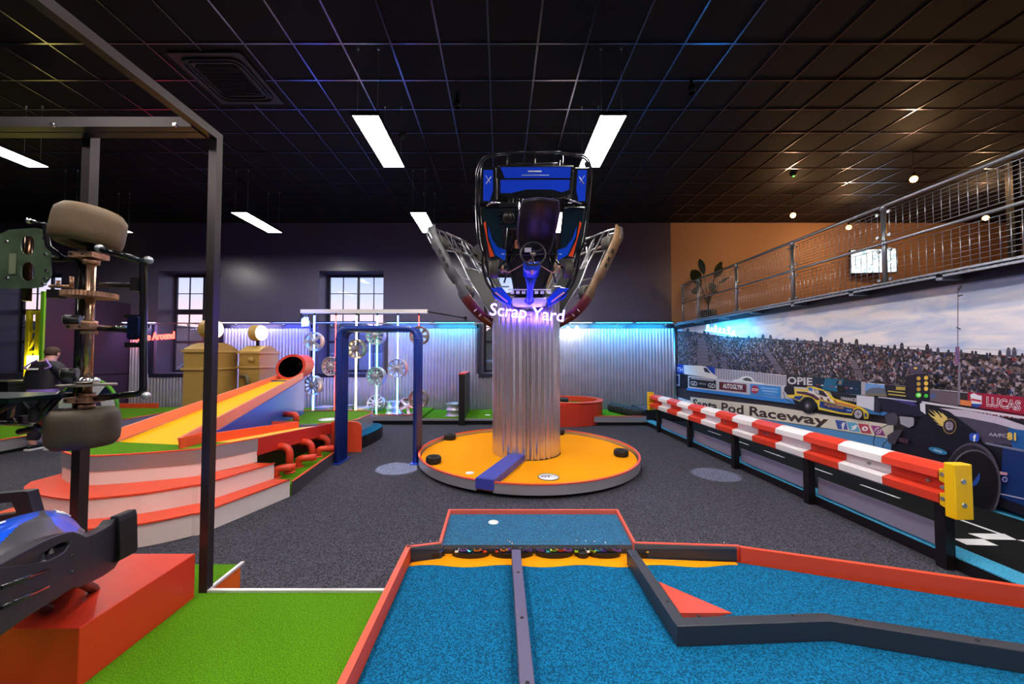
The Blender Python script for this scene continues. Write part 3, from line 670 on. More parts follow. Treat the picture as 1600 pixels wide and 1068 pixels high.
ml((1224, 612), (1226, 622), 1, (30, 26, 34)); ml((1226, 622), (1236, 628.5), 1, (30, 26, 34)); ml((1223, 636), (1240, 629), 1, (30, 26, 34))
# start lights
mp([(1415.5, 588), (1430, 584), (1442, 584), (1453, 589), (1453, 626), (1440, 632), (1427.5, 626), (1415.5, 620)], (24, 16, 34)); mp([(1419, 572), (1440, 568), (1442, 584), (1424, 584)], (70, 62, 84)); mel(1430.5, 574.8, 2.8, 1.6, (250, 190, 60), 10)
for k, v in enumerate((590.8, 599.4, 607.8)): mel(1435.4, v, 3.3, 3.1, (190, 150, 60), 12, step=(k == 0)); mel(1447, v - .8, 3.4, 3.4, (232, 180, 70), 12, step=False)
mel(1435.3, 617, 4.6, 3.9, (90, 230, 60), 14); mel(1435.8, 617, 2.4, 1.9, (220, 255, 210), 10); mel(1447, 618, 3.4, 3, (60, 200, 60), 12)
mp([(1453, 608), (1496, 614), (1496, 634), (1453, 626)], (100, 84, 96)); mel(1458, 618, 5, 3.6, (70, 90, 140), 12)
# red sponsor boards
mp([(1512, 611.8), (1600, 620), (1800, 642), (1800, 676), (1600, 647), (1512, 634)], (150, 18, 50)); mt('LUCAS OIL', (1541.5, 634.5), (1632, 647), 15.5, 17, (226, 214, 222), .05); mt('LUCAS OIL', (1542.5, 633.8), (1631, 646.2), 14, 15.4, (128, 12, 42), .0)
mp([(1516, 616), (1522, 613.6), (1528, 617), (1534, 618), (1534, 632), (1526, 637), (1518, 633)], (214, 214, 230)); mp([(1518, 630), (1534, 631), (1534, 632), (1526, 637), (1518, 634)], (36, 70, 150)); ml((1517.5, 623.5), (1533, 626.5), 3, (180, 40, 60))
mp([(1523, 638), (1600, 648.5), (1800, 680), (1800, 700), (1600, 662), (1523, 650)], (128, 14, 46)); mt('LUCAS OIL', (1532, 652), (1598, 661), 9.5, 11, (190, 176, 190), .03)
ml((1440, 628), (1800, 682), 3.4, (200, 196, 208))
mp([(1500, 624), (1518, 626), (1518, 634.5), (1500, 632)], (210, 120, 70))
# lamp mast and flag
ml((1496.8, 452), (1496.5, 545), 1.5, (96, 92, 110)); ml((1499, 565), (1498, 632), 3.6, (120, 112, 128)); mp([(1495.5, 452), (1499, 446.5), (1504, 444.5), (1503, 449), (1498, 455)], (52, 52, 66)); mp([(1496.5, 461), (1504, 459.6), (1505.5, 461), (1497, 463.5)], (52, 52, 66)); ml((1494.5, 511), (1501, 514.5), 2, (70, 70, 84))
mp([(1493, 541), (1499, 541), (1499.5, 566), (1491, 571)], (128, 84, 120)); ml((1494, 545), (1498, 565), 1.6, (60, 70, 140))
# near dark race car
R3 = lambda pts: [(1360 + x / 6.667, 560 + y / 6.667) for x, y in pts]
mp([(1390, 745), (1393, 690), (1412, 670), (1440, 652), (1447, 636), (1462, 637), (1600, 655), (1800, 712), (2200, 860), (2600, 1100), (2600, 1600), (1600, 806), (1560, 790), (1520, 776)], (22, 20, 32))
mp([(1455, 636), (1510, 640), (1560, 650), (1600, 664), (1900, 765), (1900, 830), (1600, 697), (1555, 692), (1537, 694), (1510, 673), (1490, 655)], (72, 64, 84))
mp([(1460, 636.5), (1510, 640.5), (1560, 650.5), (1600, 664), (1900, 765), (1900, 785), (1600, 674), (1555, 661), (1510, 652), (1480, 648)], (186, 172, 192))
mp([(1600, 697), (1900, 850), (1900, 1300), (1600, 790), (1562, 776), (1567, 700)], (16, 44, 100)); mp([(1575, 668), (1600, 672), (1900, 790), (1900, 830), (1600, 706), (1582, 700)], (30, 84, 150))
ml((1540, 692), (1600, 704), 3.4, (110, 112, 136)); ml((1563, 771), (1600, 779), 1.8, (160, 160, 190))
mp(R3([(65, 398), (110, 400), (440, 440), (490, 480), (575, 590), (570, 612), (300, 575), (130, 550)]), (24, 22, 40)); mp(R3([(180, 415), (430, 440), (490, 490), (440, 490)]), (60, 50, 120)); ml((1372, 620), (1432, 627), 1.6, (190, 186, 206))
mp(R3([(515, 465), (570, 470), (575, 580), (520, 540)]), (206, 204, 216))
mp(R3([(575, 478), (640, 488), (820, 550), (900, 610), (1100, 760), (1180, 880), (1180, 905), (900, 880), (700, 790), (600, 650)]), (14, 13, 22))
for f in ([(595, 560), (640, 610), (660, 600), (720, 660), (700, 640)], [(600, 520), (680, 600), (720, 650), (700, 600)], [(650, 530), (690, 590), (740, 640), (720, 590)], [(700, 540), (740, 600), (780, 640), (760, 590)], [(740, 560), (800, 610), (800, 640), (770, 625)], [(640, 625), (760, 700), (760, 640), (700, 670)], [(690, 680), (760, 710), (755, 690)], [(640, 600), (720, 680), (800, 640), (740, 610)]): mp(R3(f), (226, 198, 112), step=(f[0] == (595, 560)))
mel(1483.7, 665.6, 10.6, 12, (176, 140, 80)); mel(1483.7, 665.6, 9.6, 11, (38, 28, 38)); mel(1483.2, 664.8, 6.2, 7, (150, 130, 150), 12); mel(1483.2, 664.8, 4.6, 5.4, (60, 44, 60), 12)
for k in range(4): ml((1478.6, 661 + k * 2.6), (1488, 662.4 + k * 2.6), 1, (190, 180, 196), step=(k == 0))
mp([(1382, 647), (1398, 644), (1403, 652), (1401, 664), (1386, 664)], (70, 64, 78)); mp([(1405, 650), (1428, 652), (1428, 664), (1420, 668), (1407, 662)], (150, 146, 160)); mp([(1386, 680), (1402, 670), (1410, 672), (1398, 694), (1388, 692)], (62, 58, 70))
for a, b in (((1386, 664), (1369, 672)), ((1369, 672), (1364.5, 690)), ((1364.5, 690), (1366, 697)), ((1388, 686), (1380, 694)), ((1380, 694), (1379, 701))): ml(a, b, 1.4, (26, 22, 30), step=(a[1] == 664))
mp([(1405, 683), (1420, 686), (1418, 693), (1404, 689)], (70, 44, 60))
mp([(1516, 676.5), (1528, 676.5), (1530, 679), (1530, 687), (1527, 690), (1517, 688.6), (1515, 686), (1514.6, 679)], (46, 76, 180)); mt('f', (1520.3, 689), (1525, 689.4), 10.5, 10.5, (226, 226, 240), .06)
mt('AA/FC', (1545, 680.5), (1572, 683.3), 5, 5.6, (168, 164, 180), .02); mt('81', (1573.4, 686.6), (1587.5, 688.6), 12, 13, (216, 178, 84), .05)
mel(1465.6, 704, 15, 4.4, (46, 116, 160), rot=.28); ml((1459, 702.2), (1472, 706), 2.0, (170, 186, 206))
mel(1519, 757, 45, 66, (74, 66, 82), 30); mel(1517, 758, 43, 63, (34, 30, 40), 30); mel(1521, 752, 39, 50, (98, 92, 108), 30); mel(1522, 753, 38, 49, (14, 12, 18), 30)
mp([(1522, 750), (1531, 738), (1531, 748), (1526, 757), (1518, 760), (1517, 756)], (34, 70, 150))
mp([(1562, 736), (1574, 738), (1574, 742), (1563, 741)], (180, 130, 150)); mel(1570, 748.5, 4.6, 4.6, (130, 120, 170), 12); mel(1570, 748.5, 2.6, 2.6, (30, 50, 110), 10)
# base print: sky, laid first
n0 = len(mur.f)
mur.add([(MX, YB - .02, .1), (MX, -1.5, .1), (MX, -1.5, 2.395), (MX, YB - .02, 2.395), (MX + .012, YB - .02, .1), (MX + .012, -1.5, .1), (MX + .012, -1.5, 2.395), (MX + .012, YB - .02, 2.395)],
        [(0, 1, 2, 3), (7, 6, 5, 4), (0, 4, 5, 1), (3, 2, 6, 7), (0, 3, 7, 4), (1, 5, 6, 2)], 1); MCOL.extend([(210, 205, 215)] * 6)
# keep the print inside its own wall
for i, v in enumerate(mur.v):
    if v.z < .1: mur.v[i] = Vector((v.x, v.y, .1))
    if v.z > 2.395: mur.v[i] = Vector((v.x, v.y, 2.395))
    if v.y < -1.5: mur.v[i].y = -1.5
me = bpy.data.meshes.new('wall_mural'); c0 = Vector((MX, 4.5, .1))
me.from_pydata([tuple(v - c0) for v in mur.v], [], mur.f)
at = me.color_attributes.new('print', 'FLOAT_COLOR', 'CORNER')
me.polygons.foreach_set('material_index', mur.m)
for p in me.polygons:
    c = RGB(*[min(250, k * 1.1) for k in MCOL[p.index]])
    for li in p.loop_indices: at.data[li].color = c
for q in (vc_mat(), sky_mat(), crowd_mat()): me.materials.append(q)
mo = bpy.data.objects.new('wall_mural', me); COL.objects.link(mo); mo.location = c0; WM[mo.name] = Matrix.Translation(c0)
mo['label'] = 'large printed racing mural with packed grandstand and drag cars on side wall'; mo['category'] = 'mural'
# ================================================================ track strip and crash barrier on the right
t = thing('track_platform', 'low black carpeted track strip with light blue edges under the mural', 'platform', (4.2, 3.5, 0))
m = MB(); m.box(3.43, 4.98, -1.5, 8.75, .002, .092); m.build('base', BLACKM, t)
m = MB(); m.box(3.63, 4.8, -1.5, 8.75, .092, .1); m.build('track_surface', BLACKC, t)
m = MB(); m.box(3.43, 3.63, -1.5, 8.75, .092, .101); m.box(4.8, 4.98, -1.5, 8.75, .092, .101); m.build('edge_strip', CYANC, t)
m = MB()
for k in range(9): m.box(4.235, 4.265, 7.6 - k * .8 - .42, 7.6 - k * .8, .1, .102)
m.build('lane_dash', WHITE, t)
m = MB()
for q in ([(1512, 832.7), (1569, 833.3), (1588.6, 843), (1539, 842)], [(1489.7, 841), (1536, 841.6), (1560, 852), (1510.7, 850.6)]):
    m.poly([P(u, v, z=.103) for u, v in q])
a = P(1589, 843, z=.103); m.poly([a, a + Vector((.25, 0, 0)), a + Vector((.26, -.09, 0)), a + Vector((.06, -.09, 0))])
m.build('checker_mark', WHITE, t)
q = P(1037, 651, z=.1); m = MB(); m.lathe([(.001, .004), (.12, .004), (.12, .0)], Matrix.Translation(q), 20); m.build('tee_marker', mat('pale_cyan_marker', (150, 200, 205), .5), t)
bt = thing('crash_barrier', 'red and white guard rail barrier with yellow end caps', 'barrier', (3.38, 5.4, 0))
prof = [(.04, .785), (0, .78), (-.07, .745), (-.075, .69), (.01, .66), (.01, .60), (-.075, .57), (-.07, .505), (0, .472), (.04, .467)]
def rail(y0, y1): 
    m = MB(); X = 3.38; n = 13
    ys = [y0 + (y1 - y0) * i / n for i in range(n + 1)]; k = len(prof)
    for i in range(n):
        a, b = ys[i], ys[i + 1]
        # the colour change follows the pressed curve of the rail
        m.add([(X + px_, a + (.0), pz) for px_, pz in prof] + [(X + px_, b, pz) for px_, pz in prof], [(j, j + 1, k + j + 1, k + j) for j in range(k - 1)], i % 2)
        m.add([(X + px_ + .012, a, pz) for px_, pz in prof] + [(X + px_ + .012, b, pz) for px_, pz in prof], [(j, j + 1, k + j + 1, k + j) for j in range(k - 1)], i % 2)
    return m
m = rail(2.82, 8.2); m.build('rail', [mat('barrier_red', (232, 66, 44), .38), mat('barrier_white', (246, 240, 242), .38)], bt)
for y in (2.95, 3.42, 4.7, 5.6, 6.9, 7.9, 4.76): MB().cyl((3.375, y, .63), (3.4, y, .63), .014, 8).build('bolt', GALV, bt)
for y in (7.96, 6.66, 5.38, 4.1, 2.86):
    MB().box(3.355, 3.428, y - .035, y + .035, 0, .5).build('post', BLACKM, bt)
pys = (7.96, 6.66, 5.38, 4.1, 2.86)
for a, b in zip(pys, pys[1:]):
    m = MB(); m.box(3.437, 3.45, b + .06, a - .06, .125, .3); m.build('kick_panel', mat('brushed_lilac_aluminium', (188, 178, 205), .35, .6), bt)
YEL = mat('yellow_cap', (255, 200, 10), .38)
for y, s_ in ((2.82, -1), (8.2, 1)):
    m = MB()
    m.box(3.29, 3.42, y + s_ * .05, y + s_ * .12, .425, .825)
    for z in (.715, .535): m.extr([(3.31, y - s_ * .0, z - .045), (3.31, y + s_ * .07, z - .07), (3.31, y + s_ * .07, z + .07), (3.31, y, z + .045)], (.08, 0, 0))
    e = m.build('end_cap', YEL, bt, bevel=.008)
    for z in (.7, .53): MB().cyl((3.35, y + s_ * .115, z), (3.35, y + s_ * .125, z), .018, 12).build('bolt', GALV, bt)
    for z in (.725, .63, .545): MB().cyl((3.30, y + s_ * .03, z), (3.312, y + s_ * .03, z), .015, 10).build('bolt', GALV, bt)

# ================================================================ round orange podium with corrugated column
DX, DY, DR = .42, 5.86, 1.66
t = thing('round_podium', 'round orange carpeted podium with silver rim around the column', 'podium', (DX, DY, 0))
MB().lathe([(.001, .0), (DR - .12, .0), (DR - .12, .05), (.001, .05)], Matrix.Translation((DX, DY, 0)), 64, sm=False).build('plinth', BLACK, t)
MB().lathe([(DR - .03, .05), (DR - .03, .118), (.52, .118), (.52, .05)], Matrix.Translation((DX, DY, 0)), 72, sm=False).build('carpet', ORANGEC, t)
a0 = math.degrees(math.atan2(P(767, 757, z=.17).y - DY, P(767, 757, z=.17).x - DX)); a1 = math.degrees(math.atan2(P(736, 755, z=.17).y - DY, P(736, 755, z=.17).x - DX))
pts = arc((DX, DY), DR, a0, a1 + 360, 90)
m = MB(); m.band(pts, .05, .165, 0, th=.02); m.build('rim', ALU, t)
m = MB(); m.band(pts, .165, .178, 0, th=.03); m.build('rim_trim', ORED, t)
m = MB(); u = Vector((P(751, 757, z=.17).x - DX, P(751, 757, z=.17).y - DY)).normalized(); w = Vector((-u.y, u.x))
c = Vector((DX, DY)); h = .115
m.prism([c + u * .49 + w * h, c + u * 1.67 + w * h, c + u * 1.67 - w * h, c + u * .49 - w * h], .118, .2, 0)
m.prism([c + u * 1.65 + w * h, c + u * 1.68 + w * h, c + u * 1.68 - w * h, c + u * 1.65 - w * h], .08, .2, 0)
m.build('cross_beam', mat('violet_blue_beam', (62, 70, 170), .4), t)
q = P(734, 738.5, z=.12); MB().lathe([(.001, .004), (.055, .004), (.055, 0)], Matrix.Translation(q), 20).build('tee_marker', WHITE, t)
q = P(857, 745, z=.12); lg = MB(); lg.lathe([(.001, .005), (.125, .005), (.125, 0)], Matrix.Translation(q), 28, 0); lg.lathe([(.125, .006), (.133, .006), (.133, 0)], Matrix.Translation(q), 28, 1)
write(lg, 'OT', q + Vector((-.09, -.03, .007)), q + Vector((.03, -.035, .007)), (0, .075, 0), 1, weight=.03)
lg.build('logo_marker', [WHITE, SCREW], t)
cx, cy = .405, 5.87
t = thing('corrugated_column', 'tall round column clad in corrugated steel under the karts', 'column', (cx, cy, .118))
n = 400; R = .515; zz = [.12, 2.5]
def rib(a): return R + .016 * math.cos(a * 34)
vs = []
for z in zz: vs += [(cx + rib(2 * PI * i / n) * math.cos(2 * PI * i / n), cy + rib(2 * PI * i / n) * math.sin(2 * PI * i / n), z) for i in range(n)]
m = MB(); m.add(vs, [(i, (i + 1) % n, n + (i + 1) % n, n + i) for i in range(n)], 0, True)
m.build('cladding', CORRC, t)
MB().lathe([(.001, .12), (.47, .12), (.47, 2.56), (.001, 2.56)], Matrix.Translation((cx, cy, 0)), 32).build('core', BLACKM, t)
m = MB(); a = math.radians(-93); m.box(-.004, .004, -.006, .006, .12, 2.5, 0, Matrix.Translation((cx + .534 * math.cos(a), cy + .534 * math.sin(a), 0))); m.build('seam', STEEL, t)
m = MB(); m.cyl((cx, cy, 2.56), (cx, cy, 3.25), .09, 16)
for a in (-90, 30, 150):
    r = math.radians(a); m.tube([(cx, cy, 3.1), (cx + .55 * math.cos(r), cy + .55 * math.sin(r), 3.1)], .04, 8); m.tube([(cx, cy, 2.62), (cx + .42 * math.cos(r), cy + .42 * math.sin(r), 2.62)], .04, 8)
m.build('support_arms', BLACKM, t)
# mini tyres on the podium
def tyre(mb, M, R=.11, w=.075, ri=.055, mi=0, n=28):
    mb.lathe([(ri, -w * .42), (R * .82, -w * .5), (R * .97, -w * .36), (R, -w * .2), (R, w * .2), (R * .97, w * .36), (R * .82, w * .5), (ri, w * .42), (ri * .98, 0), (ri, -w * .42)], M, n, mi)
tl = {(703, 686): 'small black tyre at the far left of the orange podium', (677.5, 723): 'small black tyre at the near left of the orange podium', (970.5, 712): 'small black tyre on the right of the orange podium', (873, 678): 'small black tyre behind the column on the podium'}
for (u, v), l in tl.items():
    q = P(u, v, z=.118); m = MB(); tyre(m, Matrix.Translation((q.x, q.y, .118 + .05)), .108, .1, .05); m.build('mini_tyre', RUBBK, None, l, cat='tyre', group='small tyres on the orange podium')
# scrap yard neon sign
NEON_V = mat('violet_neon', (200, 170, 255), emit=16, ecol=(108, 80, 255))
NEON_R = mat('red_neon', (255, 60, 50), emit=9, ecol=(255, 48, 40)); NEON_B = mat('blue_neon', (60, 110, 255), emit=14, ecol=(70, 120, 255))
NEON_C = mat('cyan_neon', (80, 220, 255), emit=20, ecol=(50, 190, 255)); NEON_W = mat('warm_white_neon', (255, 235, 180), emit=14, ecol=(255, 236, 190))
NEON_G = mat('green_neon', (90, 255, 190), emit=8, ecol=(90, 255, 200)); NEON_WB = mat('white_blue_neon', (170, 225, 255), emit=24, ecol=(70, 115, 255))
t = thing('neon_sign', 'violet neon sign reading Scrap Yard across the column top', 'neon sign', (cx, 5.2, 2.2))
m = MB(); A = P(764, 498, y=5.2); B = P(879, 508.5, y=5.2); H = Vector((.03, 0, .22))
write(m, 'Scrap Yard', A, B, H, 0, thick=.03, weight=.0); m.build('lettering', NEON_V, t)
m = MB()
for x in (.1, .4, .75): m.cyl((x, 5.22, 2.19), (x, 5.42, 2.19), .008, 6)
m.build('standoff', GALV, t)
t = thing('neon_sign', 'red neon sign reading Drive Around in front of the window', 'neon sign', (-9.2, 9.9, 2.1))
A = P(211, 533, y=9.9); B = P(273, 529, y=9.9)
m = MB(); write(m, 'Drive Around', A, B, (0, 0, .2), 0, thick=.025, weight=.015); m.build('lettering', NEON_R, t)
m = MB()
for x in (A.x + .1, B.x - .1): m.cyl((x, 9.92, 2.3), (x, 9.99, 2.53), .004, 5)
m.build('hanger', GALV, t)
def squiggle(A, B, h, n=7):
    A = Vector(A); B = Vector(B); o = []
    for i in range(n * 10 + 1):
        f = i / (n * 10); a = f * n * 2 * PI
        o.append(A + (B - A) * f + (B - A).normalized() * .45 * h * math.sin(a) + Vector((0, 0, 1)) * (h * .5 * (1 - math.cos(a)) * (.75 + .25 * math.cos(a * .37))))
    return o
for A, B, h, mt_, l, up in ((P(1103, 516, x=4.72), P(1150, 523.5, x=4.72), .15, NEON_C, 'cyan neon sign hanging in front of the mural crowd', 2.46),
                        (P(905, 519, y=9.9), P(852, 530, y=9.0), .2, NEON_W, 'warm white neon sign beside the column by the corrugated wall', 2.53),
                        (P(472, 509, y=8.6), P(482, 508, y=9.3), .2, NEON_B, 'small blue neon sign at the end of the wheel rack bar', 2.7)):
    t = thing('neon_sign', l, 'neon sign', (A + B) / 2)
    m = MB(); m.tube(squiggle(A, B, h), .016, 6); m.build('tubing', mt_, t)
    m = MB()
    for q in (A * .8 + B * .2, A * .2 + B * .8): m.cyl((q.x, q.y, q.z + h * .5), (q.x, 10.05 if up == 2.53 else (8.95 if up == 2.7 else q.y), up), .004, 5)
    m.build('hanger', GALV, t)

# ================================================================ near course: blue, green, red
ZB, ZC = .27, .17
t = thing('blue_course', 'near mini golf course with blue carpet and red border boards', 'mini golf course', (.5, 2, 0))
floor_pts = [(-.63, -.6), (-.63, 2.62), (-.42, 2.68), (-.44, 3.25), (1.0, 3.25), (.95, 2.68), (1.66, 2.62), (3.04, 2.13), (3.39, 2.0), (3.39, -.6)]
m = MB(); m.prism(floor_pts, .0, ZC, 0, 1); m.build('playing_surface', [BLUEC, BLACKM], t)
m = MB(); m.band([(-.65, -.6), (-.65, 2.66)], .0, ZB, 0, th=.036); m.build('border_board', ORED, t)
rp_ = [P(1147, 848, z=ZB), P(1600, 914, z=ZB)]; d = (rp_[1] - rp_[0]).normalized(); far = rp_[0] + d * 1.83
m = MB(); m.band([(1.685, 2.64), (far.x, far.y)], .0, ZB, 0, th=.03); m.build('border_board', ORED, t)
m = MB(); m.band([(-.435, 2.70), (-.445, 3.27), (1.02, 3.27), (.965, 2.70)], .0, ZB, 0, th=.02); m.build('far_tray_border', ORED, t)
m = MB(); m.band([(-.66, 2.64), (-.43, 2.70)], .0, ZB, 0, th=.022); m.band([(.965, 2.70), (1.69, 2.655)], .0, ZB, 0, th=.022); m.build('rear_border', ORED, t)
m = MB(); m.band([(-.63, 2.635), (-.42, 2.685)], ZC, ZB - .004, 0, th=.01); m.band([(.96, 2.685), (1.66, 2.64)], ZC, ZB - .004, 0, th=.01); m.build('rear_lining', DARKB, t)
m = MB(); n = 30
pa = [(-.63 + 2.27 * i / n, 2.575 + .015 * math.sin(i * .9)) for i in range(n + 1)]
m.prism(pa + [(1.64, 2.62), (.95, 2.67), (.93, 2.74), (-.42, 2.74), (-.42, 2.67), (-.62, 2.62)], ZC - .001, ZC + .002, 0); m.build('orange_inlay', ORANGEC, t)
ACR = mat('clear_acrylic', (150, 155, 165), .04, alpha=.045)
m = MB(); m.prism([(-.43, 2.73), (.97, 2.73), (1.005, 3.255), (-.435, 3.255)], ZC, .236, 0, 1); m.build('far_tray_floor', [BLUEC, DARKB], t)
m = MB(); m.prism([(-.65, 2.6), (1.66, 2.6), (1.66, 2.64), (.97, 2.7), (-.44, 2.7), (-.65, 2.65)], ZB + .001, ZB + .007, 0); m.build('acrylic_cover', ACR, t)
m = MB(); m.prism([(.985, 2.69), (-.45, 2.69), (-.45, 3.28), (1.03, 3.28)], ZB + .001, ZB + .005, 0); m.build('acrylic_cover', ACR, t)
m = MB()
for u, v in ((644, 848), (658, 847), (672, 845.5), (682, 844.5), (690, 843.5), (792, 843.6), (796.5, 845.8), (800, 848.2), (801.5, 850.2), (901, 843.6), (915, 845), (929, 846), (946, 847.5), (973, 849.5), (1005, 842), (1025, 843), (1055, 844.6), (1092, 846.3), (1132, 847.8)):
    q = P(u, v, z=ZB + .008); m.lathe([(.006, 0), (.006, .003), (.001, .005)], Matrix.Translation(q), 8)
m.build('cover_screw', CHROME, t)
def beam(pts, th, z0, z1, mt_, lab):
    e = thing('divider_beam', lab, 'divider', (pts[0][0], pts[0][1], z0))
    mm = MB(); mm.band(pts, z0, z1, 0, th=th); mm.build('beam', mt_, e, bevel=.004); return e
e = beam([(.112, -.6), (.108, 2.6)], .062, ZC, ZB, PURPB, 'long slate purple divider beam down the middle of the blue course')
m = MB()
for y in (2.33, 1.93, 1.55, 1.1): m.lathe([(.009, 0), (.009, .002), (.001, .0022)], Matrix.Translation((.11, y, ZB)), 10)
m.build('screw_hole', SCREW, e)
cr = Vector((.905, 1.9)); c2 = P(1291, 963, z=ZB); c3 = P(1600, 1011, z=ZB); d3 = (c3 - c2).normalized() * 1.75
e = beam([(.905, 2.6), tuple(cr), (c2.x, c2.y), (c2.x + d3.x, c2.y + d3.y)], .062, ZC, ZB, DARKB, 'angled charcoal divider beam with a corner on the blue course')
m = MB()
for u, v in ((991, 868), (1043, 939), (1091, 962), (1240, 961), (1337, 968), (1527, 1000)): q = P(u, v, z=ZB); m.lathe([(.009, 0), (.009, .002), (.001, .0022)], Matrix.Translation(q), 10)
m.build('screw_hole', SCREW, e)
m = MB(); q = [P(1029, 908, z=ZC + .03), P(1063, 957, z=ZC + .06), P(1144, 957, z=ZC + .004)]
lo = [Vector((p.x, p.y, ZC)) for p in q]; m.add(q + lo, [(0, 1, 2), (3, 5, 4), (0, 3, 4, 1), (1, 4, 5, 2), (2, 5, 3, 0)])
m.build('corner_wedge', ORED, None, 'orange red triangular wedge in the corner of the charcoal beam', cat='wedge')
q = P(771, 815.5, z=.236); MB().lathe([(.001, .002), (.042, .002), (.042, 0)], Matrix.Translation(q), 24).build('tee_disc', WHITE, None, 'white tee disc under clear cover in the far blue tray', cat='tee marker')
# toy cars on black ledges under the cover
random.seed(21)
cols = [(200, 60, 40), (150, 190, 40), (60, 110, 200), (130, 80, 190), (235, 200, 60), (235, 235, 235), (40, 160, 170), (230, 130, 50), (90, 60, 150), (60, 60, 66)]
cnm = ['red', 'lime', 'blue', 'purple', 'yellow', 'white', 'teal', 'orange', 'indigo', 'grey']
CM = [mat('toy_%s_paint' % a, b, .2, .3) for a, b in zip(cnm, cols)]
spots = [(652, 694, 871.5, 3, 'end ledge beside the red border'), (707, 764, 866, 5, 'wide ledge left of the slate beam'), (768, 833, 871, 5, 'ledge crossed by the slate beam'), (838, 894, 867.5, 5, 'wide ledge just past the slate beam'), (897, 918, 863, 2, 'small rear ledge of the middle bay'), (921, 971, 870.5, 5, 'ledge just before the charcoal beam'), (989, 1010, 864, 2, 'small ledge just past the charcoal beam'), (1056, 1116, 869, 5, 'lone ledge in the bay with the wedge')]
for si, (ua, ub, vb, k, where) in enumerate(spots):
    qa = P(ua, vb, z=ZC); qb = P(ub, vb, z=ZC); w = (qb.x - qa.x) / 2; q = Vector(((qa.x + qb.x) / 2, min(qa.y + .05, 2.705), ZC))
    t = thing('display_ledge', 'black half round ledge holding toy cars, the %s' % where, 'ledge', (q.x, q.y, ZC))
    m = MB(); m.prism([(q.x - w, q.y + .02), (q.x - w, q.y)] + arc((q.x, q.y + .008), .05, 200, 340, 8, rx=w * .98) + [(q.x + w, q.y), (q.x + w, q.y + .02)], ZC + .002, ZC + .034, 0); m.build('shelf', BLACK, t)
    for i in range(k):
        ci = random.randrange(10); x = q.x - w * .75 + w * 1.5 * i / (k - 1) + random.uniform(-.004, .004); y = q.y - .005; z = ZC + .034
        a = random.uniform(-.5, .5) + (PI / 2 if random.random() < .4 else 0)
        M = Matrix.Translation((x, y, z)) @ Matrix.Rotation(a, 4, 'Z')
        m = MB(); L_ = .027
        m.extr([M @ Vector(p) for p in ((-L_, -.012, .005), (-L_, -.012, .014), (-.02, -.012, .017), (.018, -.012, .015), (L_, -.012, .012), (L_, -.012, .005))], M.to_3x3() @ Vector((0, .024, 0)), 0)
        m.extr([M @ Vector(p) for p in ((-.018, -.01, .016), (-.012, -.01, .026), (.006, -.01, .026), (.014, -.01, .016))], M.to_3x3() @ Vector((0, .02, 0)), 1)
        for sx_ in (-.018, .018):
            for sy_ in (-.0135, .0105): m.cyl(M @ Vector((sx_, sy_, .006)), M @ Vector((sx_, sy_ + .003, .006)), .006, 8, 2)
        m.build('toy_car', [CM[ci], CARG, RUBBK], None, 'tiny %s toy car, %s along the %s' % (cnm[ci], ('first', 'second', 'third', 'fourth', 'fifth')[i], where), cat='toy car', group='toy cars under the clear cover')
# green mat beside it
t = thing('green_course', 'bright green turf platform with white metal edging beside the blue course', 'mini golf course', (-1.3, 1.5, 0))
gp = [(-.672, -.6), (-.672, 2.31), (-1.8, 2.31), (-1.8, 2.6), (-3.6, 2.6), (-3.6, -.6)]
m = MB(); m.prism(gp, 0, ZC - .002, 1, 1); m.prism([(p[0], p[1]) for p in gp], ZC - .002, ZC, 0, 0); m.build('turf', [GREENC, ORANGE], t)
m = MB(); m.band([(-.672, 2.3), (-1.79, 2.3), (-1.79, 2.61)], ZC, ZC + .014, 0, th=.022); m.build('edge_trim', mat('white_metal_trim', (225, 222, 225), .3, .3), t)
# red plinth
t = MB(); t.box(-3.6, -1.825, 1.635, 2.245, ZC, .428); t.build('display_plinth', mat('signal_red_paint', (225, 58, 34), .38), None, 'long red box plinth under the kart nose on green turf', cat='plinth', bevel=.004)
# ================================================================ stepped hill with ramp
Z1, Z2, Z3, ZT = .205, .39, .6, .665
def pl(px, z): return [P(u, v, z=z) for u, v in px]
hill = thing('stepped_hill', 'curved white hill with orange red step treads and green turf top', 'mini golf course', (-3.6, 4.6, 0))
top = smooth(pl([(403, 684), (327, 697.5), (300, 702), (215, 708.5), (150, 712), (118, 711), (103, 707.5), (96, 703), (100, 698)], ZT), 5)
tr1 = smooth(pl([(430, 722), (327, 752), (300, 757.5), (220, 770), (126, 778.6), (90, 777), (62, 772), (44, 767), (37, 761), (48, 752)], Z2), 5)
tr2 = smooth(pl([(454.6, 747.5), (327, 794.8), (300, 801.7), (250, 812), (190, 821), (120, 826), (60, 826), (10, 819), (-10, 812), (-5, 800)], Z1), 5)
def closed(path, yb=4.9):
    e = path[-1]; s = path[0]
    return [(p.x, p.y) for p in path] + [(e.x, max(e.y, yb)), (s.x, max(yb, s.y))]
back = 4.6
def shape(path): return [(p.x, p.y) for p in path] + [(path[-1].x - .02, 4.35), (path[0].x, 4.27)]
def inset(path, d):
    o = []
    for i, p in enumerate(path):
        a = path[max(0, i - 1)]; b = path[min(len(path) - 1, i + 1)]; t_ = (b - a); t_.z = 0; t_ = t_.normalized(); o.append(p + Vector((t_.y, -t_.x, 0)) * (-d if False else d))
    return o
def riser(path, z0, z1, nm, mt_, d=.012):
    m = MB(); q = inset(path, d); m.band([(p.x, p.y) for p in q], z0, z1, 0, th=.01); return m.build(nm, mt_, hill)
